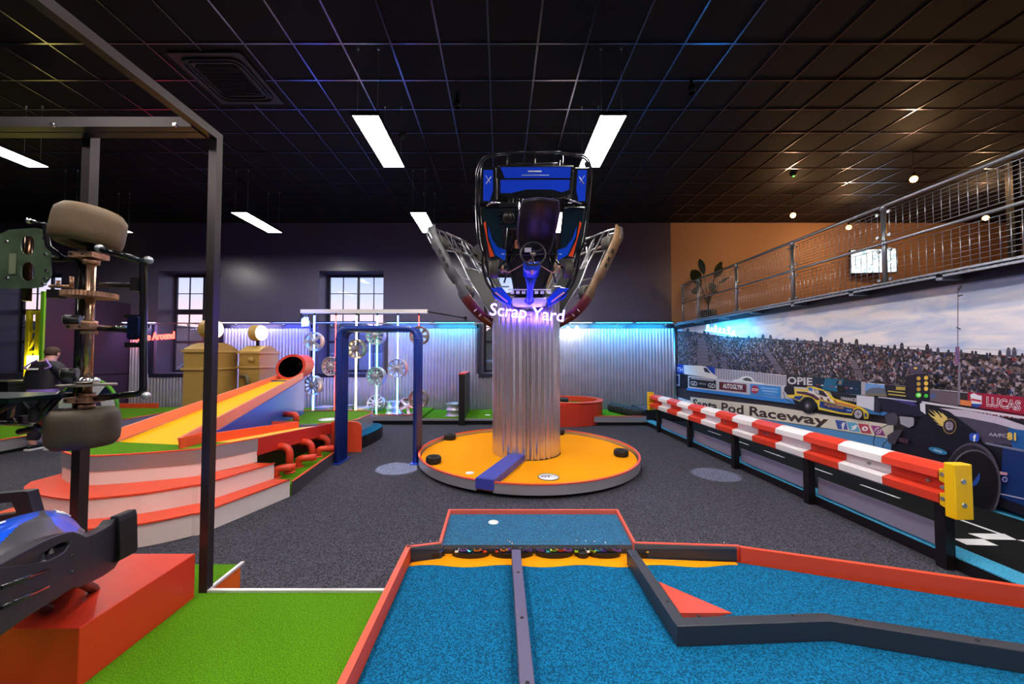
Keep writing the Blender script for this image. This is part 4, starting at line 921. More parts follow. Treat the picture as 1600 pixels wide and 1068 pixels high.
# which side is inward?
tst = inset(top, .05); cin = Vector((-3.6, 4.2, 0)); SGN = 1 if (tst[20] - cin).length < (top[20] - cin).length else -1
riser(tr2, 0, Z1 - .012, 'riser', WHITEP, .02 * SGN); riser(tr1, Z1, Z2 - .012, 'riser', WHITEP, .02 * SGN); riser(top, Z2, .52, 'riser', WHITEP, .012 * SGN)
riser(top, .52, ZT - .006, 'metal_band', ALU, .004 * SGN)
m = MB(); m.prism(shape(tr2), Z1 - .012, Z1, 0); m.build('tread', ORED, hill)
m = MB(); m.prism(shape(tr1), Z2 - .012, Z2, 0); m.build('tread', ORED, hill)
m = MB(); m.band([(p.x, p.y) for p in inset(top, .008 * SGN)], ZT - .006, ZT + .006, 0, th=.022); m.build('rim', ORED, hill)
gt = [(p.x, p.y) for p in top]; ed = P(280, 694.6, z=.62); el_ = P(186, 690, z=.62)
m = MB(); m.prism(gt + [(-4.9, 4.2), (-5.0, 4.35), (-2.83, 4.3)], .6, .62, 0); m.build('turf', GREENC, hill)
m = MB(); m.prism([(-2.4, 4.25), (-2.4, 4.27), (-4.6, 4.35), (-4.6, 4.32)], 0, .03, 0)
# ramp: from the hill top up to the tunnel mouth
A0 = P(186, 690, z=.62); A1 = P(281, 694.5, z=.62)            # foot, west / east
B0 = P(440, 597, z=1.12); TY = 7.9
B0 = P(439, 590, y=TY); B1 = P(468, 589, y=TY)
ramp = thing('ramp', 'yellow uphill ramp with salmon side rails leading to the tunnel', 'ramp', (A1.x, A1.y, .6))
m = MB(); m.add([A0, A1, B1, B0], [(0, 1, 2, 3)], 0); m.add([p - Vector((0, 0, .03)) for p in (A0, A1, B1, B0)], [(0, 3, 2, 1)], 0); m.build('lane', YELLOW, ramp)
def railq(a, b, h0, h1, th, nm, top=None):
    m = MB(); d = (b - a); n = Vector((-d.y, d.x, 0)).normalized() * th
    m.add([a, b, b + Vector((0, 0, h1)), a + Vector((0, 0, h0)), a + n, b + n, b + n + Vector((0, 0, h1)), a + n + Vector((0, 0, h0))],
          [(0, 1, 2, 3), (4, 7, 6, 5), (0, 4, 5, 1), (3, 2, 6, 7), (0, 3, 7, 4), (1, 5, 6, 2)], 0)
    m.build(nm, PINKR, ramp)
a = A0.copy(); b = B0.copy(); railq(a, b, .15, .08, .03, 'side_rail')
# east rail and the blue side wall, whose foot the photo shows from (331,680) to (474,645)
W0 = P(331, 680, z=.6); W1 = P(474, 646, z=.46)
E1 = P(474, 586, y=W1.y)
R0 = A1 + Vector((.0, 0, 0)); 
m = MB()
E0t = P(303, 671, y=(A1.y + .12)); 
ra_ = A1 + Vector((.0, .02, .0)); rat = P(281, 684, y=ra_.y)
r0 = P(331, 679, y=W0.y); r0t = P(331, 657, y=W0.y); r1 = P(474, 593, y=W1.y); r1t = P(474, 582, y=W1.y)
n_ = Vector((-.03, 0, 0))
for (p, q, qt, pt) in ((ra_, r0, r0t, rat), (r0, r1, r1t, r0t)): m.add([p, q, qt, pt, p + n_, q + n_, qt + n_, pt + n_], [(0, 1, 2, 3), (4, 7, 6, 5), (3, 2, 6, 7), (0, 4, 5, 1), (1, 5, 6, 2), (0, 3, 7, 4)], 0)
m.build('side_rail', PINKR, ramp)
SWM = mat('blue_side_panel', (74, 90, 196), .28, .25)
m = MB(); s0 = Vector((r0.x + .012, r0.y + .3, .45)); s1 = Vector((W1.x + .012, W1.y, .45)); k0 = r0 + (r1 - r0) * .02
m.add([Vector((k0.x + .012, k0.y, .45)), s1, Vector((s1.x, s1.y, r1.z + .02)), Vector((k0.x + .012, k0.y, k0.z + .005)), Vector((k0.x - .01, k0.y, .45)), s1 - Vector((.022, 0, 0)), Vector((s1.x - .022, s1.y, r1.z + .02)), Vector((k0.x - .01, k0.y, k0.z + .02))],
      [(0, 1, 2, 3), (4, 7, 6, 5), (3, 2, 6, 7), (1, 5, 6, 2), (0, 3, 7, 4)], 0)
m.quad(s1, Vector((B0.x - .1, W1.y, .45)), Vector((B0.x - .1, W1.y, E1.z - .1)), Vector((s1.x, W1.y, E1.z - .1)), 0)
m.build('side_panel', SWM, ramp)
m = MB(); m.add([A0 + Vector((0, 0, .02)), B0 + Vector((0, 0, -.04)), Vector((B0.x, B0.y, .05)), Vector((A0.x, A0.y, .05))], [(0, 1, 2, 3)], 0); m.build('outer_side_panel', WHITEP, ramp)
# tunnel mouth
tc_ = P(455, 573, y=7.75); 
t = thing('tunnel', 'round orange red tunnel mouth at the top of the yellow ramp', 'tunnel', tc_)
yaw = math.radians(-6); M = Matrix.Translation(tc_) @ Matrix.Rotation(math.radians(18), 4, 'Y') @ Matrix.Rotation(math.radians(90), 4, 'X')
m = MB(); prof_ = [(1, .0), (1.0, .05), (1.24, .05), (1.24, -.5), (1.0, -.5), (1.0, 0)]
rx_, ry_ = .265, .2
def ering(m, prof, rx, ry, M, n=36, mi=0):
    vs = []
    for r, z in prof: vs += [M @ Vector((rx * r * math.cos(2 * PI * j / n), ry * r * math.sin(2 * PI * j / n), z)) for j in range(n)]
    m.add(vs, [(i * n + j, i * n + (j + 1) % n, (i + 1) * n + (j + 1) % n, (i + 1) * n + j) for i in range(len(prof) - 1) for j in range(n)], mi, False)
M2 = Matrix.Translation(tc_) @ Matrix.Rotation(math.radians(90), 4, 'X') @ Matrix.Rotation(math.radians(22), 4, 'Z')
ering(m, [(1.0, .02), (1.22, .02), (1.22, -.35), (1.0, -.35)], rx_, ry_ * 1.04, M2); m.build('collar', mat('coral_collar', (240, 86, 76), .35), t)
m = MB(); ering(m, [(1.0, .015), (.98, -.3), (.6, -.5), (.001, -.52)], rx_, ry_ * 1.04, M2); m.build('bore', BLACKG, t)
# downhill lane east of the ramp with its beam
C0 = P(403, 684, z=ZT); C1 = P(521, 660.5, z=.475)
lane = thing('downhill_lane', 'yellow downhill lane between orange red boards above the red pipes', 'lane', (-3.0, 5.2, 0))
m = MB(); bo = .17
m.add([C0, C1, C1 - Vector((0, 0, .165)), C0 - Vector((0, 0, .2)), C0 + Vector((-.03, 0, 0)), C1 + Vector((-.03, 0, 0)), C1 + Vector((-.03, 0, -.165)), C0 + Vector((-.03, 0, -.2))],
      [(0, 1, 2, 3), (4, 7, 6, 5), (0, 4, 5, 1), (3, 2, 6, 7), (0, 3, 7, 4), (1, 5, 6, 2)], 0); m.build('outer_board', mat('vermilion_board', (214, 48, 38), .4), lane)
I0 = P(281, 684, z=.735); I1 = P(466.5, 658, z=.56)
m = MB(); m.add([I0, I1, I1 - Vector((0, 0, .1)), I0 - Vector((0, 0, .115)), I0 + Vector((-.03, .02, 0)), I1 + Vector((-.03, .02, 0)), I1 + Vector((-.03, .02, -.1)), I0 + Vector((-.03, .02, -.115))],
      [(0, 1, 2, 3), (4, 7, 6, 5), (0, 4, 5, 1), (3, 2, 6, 7), (0, 3, 7, 4), (1, 5, 6, 2)], 0)
I2 = P(425, 658, z=.56); m.band([(I1.x, I1.y), (I2.x, I2.y)], .46, .56, 0, th=.02); m.band([(I0.x, I0.y), (I0.x - .02, I0.y + .45)], .62, .735, 0, th=.02)
m.build('inner_board', ORED, lane)
m = MB(); f0 = Vector((-2.84, 4.3, .62)); f1 = Vector((C1.x - .03, C1.y, .44)); m.add([Vector((I0.x, I0.y, .623)), Vector((-2.86, 4.28, .623)), f1, Vector((I1.x, I1.y, .46))], [(0, 1, 2, 3)], 0); m.build('lane_surface', mat('pale_yellow_lane', (255, 205, 60), .45), lane)
m = MB(); m.box(C0.x - .25, C0.x - .2, 4.32, C1.y, 0, .42); m.build('under_wall', BLACKM, lane)
# rear green platform with rounded end
ZP = .45
rp = thing('turf_platform', 'raised green turf platform with rounded end behind the pipe arch', 'platform', (-3.3, 6.9, 0))
ep = P(567, 655, z=ZP); ex = -2.62; y0, y1 = 6.35, 7.95
outl = [(-4.6, y0 + .25), (-3.5, y0), (ex - .5, y0)] + [(ex - .5 + .5 * math.sin(math.radians(a)), (y0 + .55) - .55 * math.cos(math.radians(a))) for a in (20, 40, 60, 80)] + [(ex, y0 + .8)] + [(ex - .4 + .4 * math.cos(math.radians(a)), y1 - .4 + .4 * math.sin(math.radians(a))) for a in (0, 25, 50, 75, 90)] + [(-4.8, y1)]
m = MB(); m.prism(outl, ZP - .02, ZP, 0, 0); m.build('turf', GREENC, rp)
m = MB(); m.band(outl[1:], .1, ZP + .01, 0, th=.012); m.build('metal_band', ALU, rp)
m = MB(); m.band(outl[2:], ZP + .008, ZP + .022, 0, th=.02); m.build('rim', ORED, rp)
m = MB(); m.band([(q[0] - .05, q[1] + .03) for q in outl], 0, .12, 0, th=.02); m.build('plinth', BLACK, rp)
fx0, fx1 = P(519, 700, y=6.35).x, P(566, 700, y=6.35).x
m = MB(); zt = P(560, 658, y=6.33).z
m.extr([(fx0, 6.33, 0), (fx1, 6.33, 0), (fx1, 6.33, zt - .1)] + [(fx1 - .1 + .1 * math.cos(math.radians(a)), 6.33, zt - .1 + .1 * math.sin(math.radians(a))) for a in (30, 60, 90)] + [(fx0, 6.33, zt)], (0, -.03, 0), 0); m.build('end_board', ORED, rp)
q = P(512, 655, z=ZP); MB().lathe([(.001, .004), (.16, .004), (.16, 0)], Matrix.Translation(q), 24).build('tee_marker', WHITE, rp)
bs_ = thing('carpet_step', 'low rounded step with blue carpet top beside the turf platform', 'step', (-2.6, 7.0, 0))
sx0 = -2.4
o2 = [(-2.75, 6.42), (-2.46, 6.42), (-2.40, 6.7), (-2.36, 7.1)] + [(-2.72 + .36 * math.cos(math.radians(a)), 7.35 + .5 * math.sin(math.radians(a))) for a in (0, 30, 60, 90)] + [(-2.75, 7.85)]
MB().prism(o2, 0, .205, 0).build('base', BLACKM, bs_); MB().prism(o2, .205, .22, 0).build('carpet', BLUEC, bs_)
pipes_m = mat('pipe_red_paint', (226, 66, 40), .38)
q = P(450, 658, z=ZP); t = thing('pipe_bend', 'small red pipe bend rising from the turf by the blue ramp wall', 'pipe', q)
a, b = P(463, 657, z=ZP + .02), P(448, 648, z=ZP + .12)
m = MB(); m.tube(fillet([Vector((a.x, a.y, ZP)), Vector((a.x, a.y, ZP + .13)), Vector((a.x - .25, a.y + .05, ZP + .13))], .1), .05, 12); m.build('tube', pipes_m, t)
# pipe tray
TZ = .16; tr = thing('pipe_tray', 'low turf tray with dark fascia below the downhill lane', 'tray', (-2.6, 5.2, 0))
T0, T1 = P(457, 752, z=TZ), P(526, 703.5, z=TZ)
m = MB(); m.prism([(T0.x, T0.y), (T1.x, T1.y), (T1.x - .6, T1.y + .1), (T0.x - .6, T0.y + .05)], .0, TZ - .03, 0); m.build('turf', GREENC, tr)
m = MB(); m.band([(T0.x, T0.y), (T1.x, T1.y)], .0, TZ, 0, th=.02); m.build('fascia', mat('grey_fascia', (70, 68, 74), .4), tr)
m = MB(); m.band([(T0.x, T0.y), (T1.x, T1.y)], TZ, TZ + .008, 0, th=.026); m.build('edge_trim', ORED, tr)
G = []
pd = [((425, 697), (452, 738), 'nearest to the white steps'), ((461, 690), (487, 718), 'in the middle of the tray'), ((494, 683), (512, 703), 'nearest to the blue arch')]
for (a, b, w_) in pd:
    f = P(b[0], b[1], z=TZ - .03); y = f.y; s0_ = P(a[0], a[1], y=y)
    t = thing('red_pipe', 'tall red pipe bending down into the turf tray, %s' % w_, 'pipe', f, group='red pipes under the downhill lane')
    m = MB(); m.tube(fillet([Vector((f.x - .42, y, s0_.z)), Vector((f.x, y, s0_.z)), Vector((f.x, y, TZ - .03))], .11), .046, 14); m.build('tube', pipes_m, t)
    MB().lathe([(.046, 0), (.07, 0), (.07, .012), (.046, .014)], Matrix.Translation((f.x, y, TZ - .03)), 16).build('flange', pipes_m, t)
for (a, b, w_) in (((431, 746), (444, 737), 'beside the white steps'), ((466, 729), (481, 716), 'between the tall pipes'), ((497, 713), (509, 702), 'by the blue arch')):
    f = P(a[0], a[1], z=TZ - .03); t = thing('red_pipe', 'short red pipe stub curving out of the turf, %s' % w_, 'pipe', f, group='red pipe stubs')
    m = MB(); m.tube(fillet([f, f + Vector((0, 0, .11)), f + Vector((.2, .08, .11))], .09), .044, 14); m.build('tube', pipes_m, t)
    MB().lathe([(.044, 0), (.066, 0), (.066, .01), (.044, .012)], Matrix.Translation(f), 16).build('flange', pipes_m, t)
# blue pipe arch
ar = thing('pipe_arch', 'dark blue arch made of four bent pipes on the carpet', 'arch', (-1.86, 5.75, 0))
xl, xr, zt = P(534, 600, y=5.75).x, P(653, 600, y=5.75).x, 2.04
for k in range(4):
    y = 5.62 + k * .088
    m = MB(); m.tube(fillet([(xl, y, .01), (xl, y, zt), (xr, y, zt), (xr, y, .01)], .16, 7), .043, 14); m.build('pipe', NAVYP, ar)
for x in (xl, xr):
    m = MB(); m.box(x - .07, x + .07, 5.54, 5.97, 0, .012); m.build('base_plate', NAVYP, ar)
    m = MB()
    for k in range(4): m.lathe([(.043, -.01), (.05, -.01), (.05, .01), (.043, .01)], Matrix.Translation((x, 5.62 + k * .088, zt - .16)), 14)
    m.build('joint_collar', NAVYP, ar)

# ================================================================ rear platforms along the corrugated wall
ra = thing('rear_turf_platform', 'long low turf platform with silver front along corrugated wall', 'platform', (-2, 9.3, 0))
m = MB(); m.box(-5.4, -1.86, 8.82, YB - .1, .1, .2, 0); m.box(-1.86, .84, 8.82, YB - .1, .1, .145, 0); m.build('turf', GREENC, ra)
m = MB(); m.box(-5.4, -1.86, 8.8, 8.82, .1, .235); m.box(-1.86, .84, 8.8, 8.82, .1, .15); m.build('metal_band', ALU, ra)
m = MB(); m.box(-5.4, -1.86, 8.795, 8.83, .235, .25); m.build('rim', ORED, ra)
m = MB(); m.box(-5.4, .84, 8.86, YB - .1, 0, .1); m.build('plinth', BLACK, ra)
for u, v in ((699, 649.5),): q = P(u, v, z=.145); MB().lathe([(.001, .004), (.06, .004), (.06, 0)], Matrix.Translation(q), 18).build('tee_marker', WHITE, ra)
q = P(762, 648, z=.145); MB().lathe([(.001, .004), (.07, .004), (.07, 0)], Matrix.Translation(q), 18).build('tee_marker', WHITE, ra)
dv = thing('divider_wall', 'black dividing wall with red top on the rear turf', 'divider', (-.9, 9.5, .0))
xd = P(722, 600, y=8.8).x
MB().box(xd - .07, xd + .07, 8.72, 10.2, .15, 1.2).box(xd - .07, xd + .07, 8.72, 8.79, .0, .15).build('panel', BLACK, dv); MB().box(xd - .075, xd + .075, 8.71, 10.2, 1.2, 1.225).build('capping', mat('coral_cap', (232, 74, 74), .4), dv)
# red tub
tb = thing('round_tub', 'round red raised tub with turf inside beside the column', 'tub', (1.72, 9.45, 0))
c = (1.72, 9.42); 
m = MB(); m.lathe([(.78, 0), (.84, .0), (.84, .5), (.86, .52), (.86, .545), (.72, .545), (.72, .36)], Matrix.Translation((c[0], c[1], 0)), 48, 0, sm=False); m.build('wall', RED, tb)
MB().lathe([(.001, .4), (.73, .4)], Matrix.Translation((c[0], c[1], 0)), 40).build('turf', GREENC, tb)
xe = P(904, 660, y=8.55).x; MB().box(.7, xe, 8.53, 8.66, 0, .5).build('entry_board', RED, tb)
for u, v, l in ((873, 623, 'black tyre at the back inside the red tub'), (880, 627, 'black tyre at the front inside the red tub')):
    q = P(u, v, z=.42); m = MB(); tyre(m, Matrix.Translation((q.x, q.y, .46)), .14, .12, .06); m.build('mini_tyre', RUBBK, None, l, cat='tyre')
rb = thing('corner_turf_platform', 'small turf platform with silver edge in the right corner', 'platform', (3.0, 9.4, 0))
m = MB(); m.prism([(3.42, 8.72), (3.42, 9.85), (4.85, 9.85), (4.85, 10.3), (1.9, 10.3)] + arc((1.72, 9.42), .865, 80, -54, 10), .08, .15, 0); m.build('turf', GREENC, rb)
m = MB(); m.box(2.2, 3.42, 8.7, 8.72, .08, .215); m.build('metal_band', ALU, rb); MB().box(2.2, 3.42, 8.695, 8.728, .215, .228).build('rim', ORED, rb)
MB().prism([(3.42, 8.76), (3.42, 9.85), (4.85, 9.85), (4.85, 10.3), (1.9, 10.3)] + arc((1.72, 9.42), .87, 80, -50, 10), 0, .08, 0).build('plinth', BLACK, rb)
a, b = P(968, 648, z=.15), P(1004, 655, z=.15)
a = Vector((3.05, 10.0, 0)); b = Vector((3.35, 8.95, 0))
for k in range(7):
    f = k / 6; p = a + (b - a) * f; m = MB(); tyre(m, Matrix.Translation((p.x, p.y, .15 + .1)), .16 if k else .15, .2, .07)
    m.build('barrier_tyre', RUBBK, None, 'black tyre in the row by the corner turf, %s from the corrugated wall' % ('first', 'second', 'third', 'fourth', 'fifth', 'sixth', 'last')[k], cat='tyre', group='row of black tyres on the corner turf')
MB().box(3.45, 4.85, 8.85, 9.8, 0, .36).build('black_box_seat', BLACK, None, 'black box at the far end of the track strip', cat='box', bevel=.02)
MB().box(3.45, 3.62, 8.25, 8.84, .102, .11).build('blue_strip_end', CYANC, None, 'short light blue carpet piece at far end of track', cat='carpet')

# ================================================================ hanging wheels and neon sticks
NY = 8.95
rack = thing('neon_stick_rack', 'white overhead bar with long black end arms above neon sticks', 'rack', (-3.3, NY, 2.7))
b0, b1 = P(471, 486.3, y=NY), P(668, 486.3, y=NY)
MB().box(b0.x, b1.x, NY - .05, NY + .05, b0.z - .045, b0.z + .045).build('bar', mat('bar_white', (232, 226, 228), .4), rack)
e1 = P(727, 496.5, y=10.35); m = MB(); m.tube([(b1.x, NY, b0.z), (e1.x, 10.38, e1.z)], .018, 8); m.ball((e1.x, 10.33, e1.z), .05, 10, 0); m.build('wall_arm', BLACKM, rack)
m = MB(); m.tube([(b0.x, NY, b0.z - .02), (-5.62, 10.38, e1.z)], .018, 8); m.build('wall_arm', BLACKM, rack)
WH = mat('alloy_silver', (190, 188, 196), .4, .5); WHD = mat('alloy_warm_grey', (150, 140, 132), .4, .5)
sticks = [(489.8, 646, NEON_WB, 'white blue neon stick at the left end of the rack', .02), (523.5, 645, NEON_R, 'thin red neon stick beside the blue arch', .011), (556, 647, NEON_W, 'warm white neon stick inside the arch opening', .02), (588.6, 650, NEON_G, 'pale green neon stick in the arch opening', .017), (621, 650, NEON_WB, 'pale blue neon stick behind the arch crossbar', .015), (654, 650, NEON_R, 'red neon stick behind the right arch leg', .011)]
for u, v, mt_, l, r in sticks:
    q = P(u, 600, y=NY); t = thing('neon_stick', l, 'neon light', (q.x, NY, .2), group='neon sticks of the wheel rack')
    MB().tube([(q.x, NY, .22), (q.x, NY, b0.z - .1 if u != 654 else b0.z - .1)], r, 8).build('tube', mt_, t)
    MB().cyl((q.x, NY, b0.z - .1), (q.x, NY, b0.z - .045), .022, 10).build('socket', BLACKM, t)
q = P(577.6, 560, y=10.5); t = thing('neon_stick', 'short blue neon stick standing on the middle window sill', 'neon light', (q.x, 10.5, WZ0)); MB().tube([(q.x, 10.5, WZ0), (q.x, 10.5, P(577, 533, y=10.5).z)], .018, 8).build('tube', NEON_B, t)
def alloy(M, label, R=.225, ns=9, w=.16, mt_=None, group=None):
    mt_ = mt_ or WH
    t = thing('alloy_wheel', label, 'wheel', M=M, group=group)
    m = MB(); m.lathe([(R * .9, -w / 2), (R, -w / 2), (R * 1.0, -w * .42), (R * .9, -w * .36), (R * .86, 0), (R * .93, w * .4), (R, w * .45), (R, w / 2), (R * .95, w / 2), (R * .87, w * .3), (R * .82, 0), (R * .86, -w * .4), (R * .9, -w / 2)], M, 36); m.build('rim', mt_, t)
    m = MB(); m.lathe([(.001, .0), (.05, 0), (.055, .02), (.05, .05), (.02, .055), (.001, .055)], M @ Matrix.Translation((0, 0, w / 2 - .055)), 18); m.build('hub', mt_, t)
    m = MB(); sw = .024 if ns > 7 else .042
    for k in range(ns):
        a = 2 * PI * k / ns; c, s_ = math.cos(a), math.sin(a)
        vs = []
        for r_, ww, z in ((.035, sw * .8, w / 2 - .008), (R * .55, sw * .75, w / 2 - .02), (R * .95, sw * 1.15, w / 2 - .006)):
            for zz_ in (0, -.025):
                for sg in (-1, 1): vs.append(M @ Vector((c * r_ - s_ * ww * sg, s_ * r_ + c * ww * sg, z + zz_)))
        fs = []
        for i in range(2):
            o = 4 * i; fs += [(o, o + 1, o + 5, o + 4), (o + 2, o + 6, o + 7, o + 3), (o, o + 4, o + 6, o + 2), (o + 1, o + 3, o + 7, o + 5)]
        fs += [(8, 9, 11, 10), (0, 2, 3, 1)]
        m.add(vs, fs, 0)
    m.build('spokes', mt_, t); return t
def facing(p, yaw=0, roll=0, tilt=0): return Matrix.Translation(p) @ Matrix.Rotation(math.radians(yaw), 4, 'Z') @ Matrix.Rotation(math.radians(90 + tilt), 4, 'X') @ Matrix.Rotation(math.radians(roll), 4, 'Z')
for u, v, ns, l, yaw, mt_ in ((491, 533.4, 5, 'five spoke wheel high on the white blue neon stick', -8, WH), (490, 601.5, 10, 'many spoked wheel low on the white blue neon stick', -16, WH), (518.6, 572, 10, 'ten spoke wheel on the thin red neon stick', -8, WH), (557.4, 544.7, 9, 'warm lit wheel on the warm white neon stick', -14, WHD),
                        (587.6, 523.7, 10, 'upper wheel on the pale green neon stick', -6, WH), (588, 587.7, 12, 'lower wheel on the pale green neon stick', -10, WH), (621.6, 574.8, 9, 'wheel on the pale blue neon stick', -4, WH), (655.5, 524, 7, 'upper wheel half hidden by the arch corner', -4, WHD), (654.4, 622.5, 5, 'lower wheel behind the right arch leg', -4, WHD)):
    alloy(facing(P(u, v, y=NY - .1), yaw, random.uniform(0, 60)), l, ns=ns, mt_=mt_, group='alloy wheels on neon sticks')
def flat(u, y, z, tx=0, ty=0): return Matrix.Translation((P(u, 600, y=y).x, y, z)) @ Matrix.Rotation(math.radians(tx), 4, 'X') @ Matrix.Rotation(math.radians(ty), 4, 'Y')
for M, l, ns in ((flat(617, 9.25, .278), 'wheel lying at the bottom of the two wheel pile on turf', 9), (flat(618, 9.25, .43), 'wheel lying on top of the two wheel pile on turf', 9), (flat(636, 9.08, .385, 58, 22), 'wheel leaning against its neighbour behind the arch leg', 5), (flat(569, 9.3, .278), 'wheel lying flat on turf inside the arch', 9), (flat(588, 9.7, .40, 64, -14), 'wheel tipped upright beside the green stick', 10),
                 (flat(508, 9.4, .278), 'wheel lying flat on turf by the red stick', 9), (flat(711, 9.3, .222), 'wheel lying at the bottom of the pile by the black divider', 9), (flat(711, 9.3, .374), 'wheel lying on top of the pile by the black divider', 9), (flat(538, 9.7, .278), 'wheel lying on turf behind the blue arch leg', 10)):
    alloy(M, l, ns=ns, w=.15)
# ================================================================ petrol pumps
TAN = mat('mustard_tan_paint', (178, 142, 72), .5); PTR = mat('tan_moulding', (196, 158, 90), .45)
GLOBE = mat('globe_face', (255, 252, 246), .4, emit=3.2)
def pump(xr, y0, dy, w, ztop, lab, gl, globe_yaw):
    t = thing('petrol_pump', lab, 'petrol pump', (xr - w / 2, y0 + dy / 2, 0))
    n = 10; prof = [(xr, y0, 0), (xr, y0 + dy, 0)] + [(xr, y0 + dy - dy * i / n, ztop - .12 + .13 * math.sin(PI * i / n)) for i in range(n + 1)]
    m = MB(); m.extr(prof, (-w, 0, 0), 0); m.build('body', TAN, t)
    m = MB()
    for z in gl: m.box(xr - w - .03, xr + .03, y0 - .03, y0 + dy + .03, z - .022, z + .022)
    m.build('moulding', PTR, t); return t
t = pump(P(324, 560, y=7.0).x, 7.0, .8, .45, 1.88, 'taller tan petrol pump half hidden by the black frame post', (1.72, 1.38), 0)
c = P(330, 514, y=7.3); M = Matrix.Translation(c) @ Matrix.Rotation(math.radians(64), 4, 'Z') @ Matrix.Rotation(math.radians(90), 4, 'X')
def globe(t, c, R, yaw):
    M = Matrix.Translation(c) @ Matrix.Rotation(math.radians(yaw), 4, 'Z') @ Matrix.Rotation(math.radians(90), 4, 'X')
    MB().lathe([(.001, -.09), (R, -.09), (R, .09), (R * .94, .09)], M, 30, sm=False).build('globe_drum', TAN, t)
    MB().lathe([(.001, .1), (R * .9, .1), (R * .93, .085)], M, 30, sm=False).build('globe_face', GLOBE, t)
    MB().cyl((c.x, c.y, c.z - R - .12), (c.x, c.y, c.z - R + .02), .03, 10).build('globe_stem', BLACKM, t)
globe(t, c, .19, 72)
t2 = pump(P(405, 560, y=7.6).x, 7.6, .65, .42, 1.84, 'shorter tan petrol pump beside the tunnel mouth', (1.7, 1.4), 0)
globe(t2, P(403, 520, y=7.9), .17, 80)
q = P(392, 562, y=7.58); MB().lathe([(.001, .03), (.05, .03), (.06, 0)], Matrix.Translation(q) @ Matrix.Rotation(PI / 2, 4, 'X'), 16).build('dial', TAN, t2)
MB().tube(fillet([P(376, 588, y=7.5), P(386, 587, y=7.5), P(388, 606, y=7.45)], .05), .035, 10).build('nozzle', mat('olive_grey_nozzle', (96, 88, 66), .4), t2)
# ================================================================ far left corner
lp = thing('west_turf_platform', 'long turf platform with silver side beside the racing suit man', 'platform', (-9, 7.5, 0))
MB().box(-10.3, -8.22, 5.2, 10.2, .05, .235).build('turf', GREENC, lp)
m = MB(); m.box(-8.22, -8.2, 5.2, 10.2, .06, .24); m.box(-10.3, -8.22, 5.18, 5.2, .06, .24); m.build('metal_band', ALU, lp)
m = MB(); m.box(-8.23, -8.19, 5.2, 10.2, .24, .255); m.box(-10.3, -9.25, 10.0, 10.04, .235, .36); m.build('rim', ORED, lp)
MB().box(-10.25, -8.26, 5.24, 10.15, 0, .05).build('plinth', BLACK, lp)
m = MB(); m.box(-14.5, -10.9, 8.2, 9.0, 0, 1.02); m.box(-14.5, -10.85, 8.15, 9.05, 1.02, 1.07)
m.build('counter', [BLACK], None, 'dark counter below the far left window', cat='counter')
ys = thing('yellow_frame', 'bright yellow lit steel frame tower by the far left window', 'frame tower', (-11.3, 8.9, 0))
YG = mat('lit_yellow_steel', (225, 210, 40), .4)
xa, xb = P(46, 500, y=8.9).x, P(61, 500, y=8.9).x; zt_ = P(50, 485, y=8.9).z
m = MB()
for x in (xa, xb): m.box(x - .04, x + .04, 8.86, 8.94, 0.1, zt_)
for x in (xa, xb): m.box(x - .04, x + .04, 9.36, 9.44, 0.1, zt_)
for z in (zt_ - .04, zt_ - .5, zt_ - 1.0, zt_ - 1.5): m.box(xa, xb, 8.87, 8.93, z - .03, z + .03); m.box(xa - .03, xa + .03, 8.9, 9.4, z - .03, z + .03)
m.tube([(xa, 8.9, zt_ - 1.0), (xb, 8.9, zt_ - .5)], .025, 6); m.build('frame', YG, ys)
q = P(54, 575, y=8.85); m = MB(); m.box(q.x - .13, q.x + .13, q.y - .05, q.y + .05, q.z - .3, q.z + .3); m.build('lamp', mat('yellow_floodlight', (255, 245, 120), emit=22, ecol=(255, 240, 110)), ys)
# chequered half ring behind the hanging kart
rg_ = thing('ring_obstacle', 'white and navy segmented ring obstacle with green outer edge', 'obstacle', (-8.6, 7.6, .24))
rc = P(140, 637, y=7.6); m = MB(); segn = 14
def seg(r0, r1, i, n, y0, y1, mi):
    a, b = 2 * PI * i / n, 2 * PI * (i + 1) / n; st = 4; o = []
    for k in range(st + 1): t_ = a + (b - a) * k / st; o.append((rc.x + r1 * math.cos(t_), y0, rc.z + r1 * math.sin(t_)))
    for k in range(st, -1, -1): t_ = a + (b - a) * k / st; o.append((rc.x + r0 * math.cos(t_), y0, rc.z + r0 * math.sin(t_)))
    m.extr(o, (0, y1 - y0, 0), mi)
for i in range(segn): seg(.3, .58, i, segn, 7.55, 7.6, i % 2); seg(.58, .615, i, segn, 7.545, 7.6, 2)
m.build('ring', [mat('ring_white', (232, 226, 240), .4), mat('ring_navy', (24, 34, 70), .4), mat('ring_green', (90, 160, 40), .4)], rg_)
m = MB(); m.box(rc.x - .4, rc.x - .3, 7.54, 7.66, .235, rc.z - .45); m.box(rc.x + .3, rc.x + .4, 7.54, 7.66, .235, rc.z - .45); m.build('foot', BLACK, rg_)

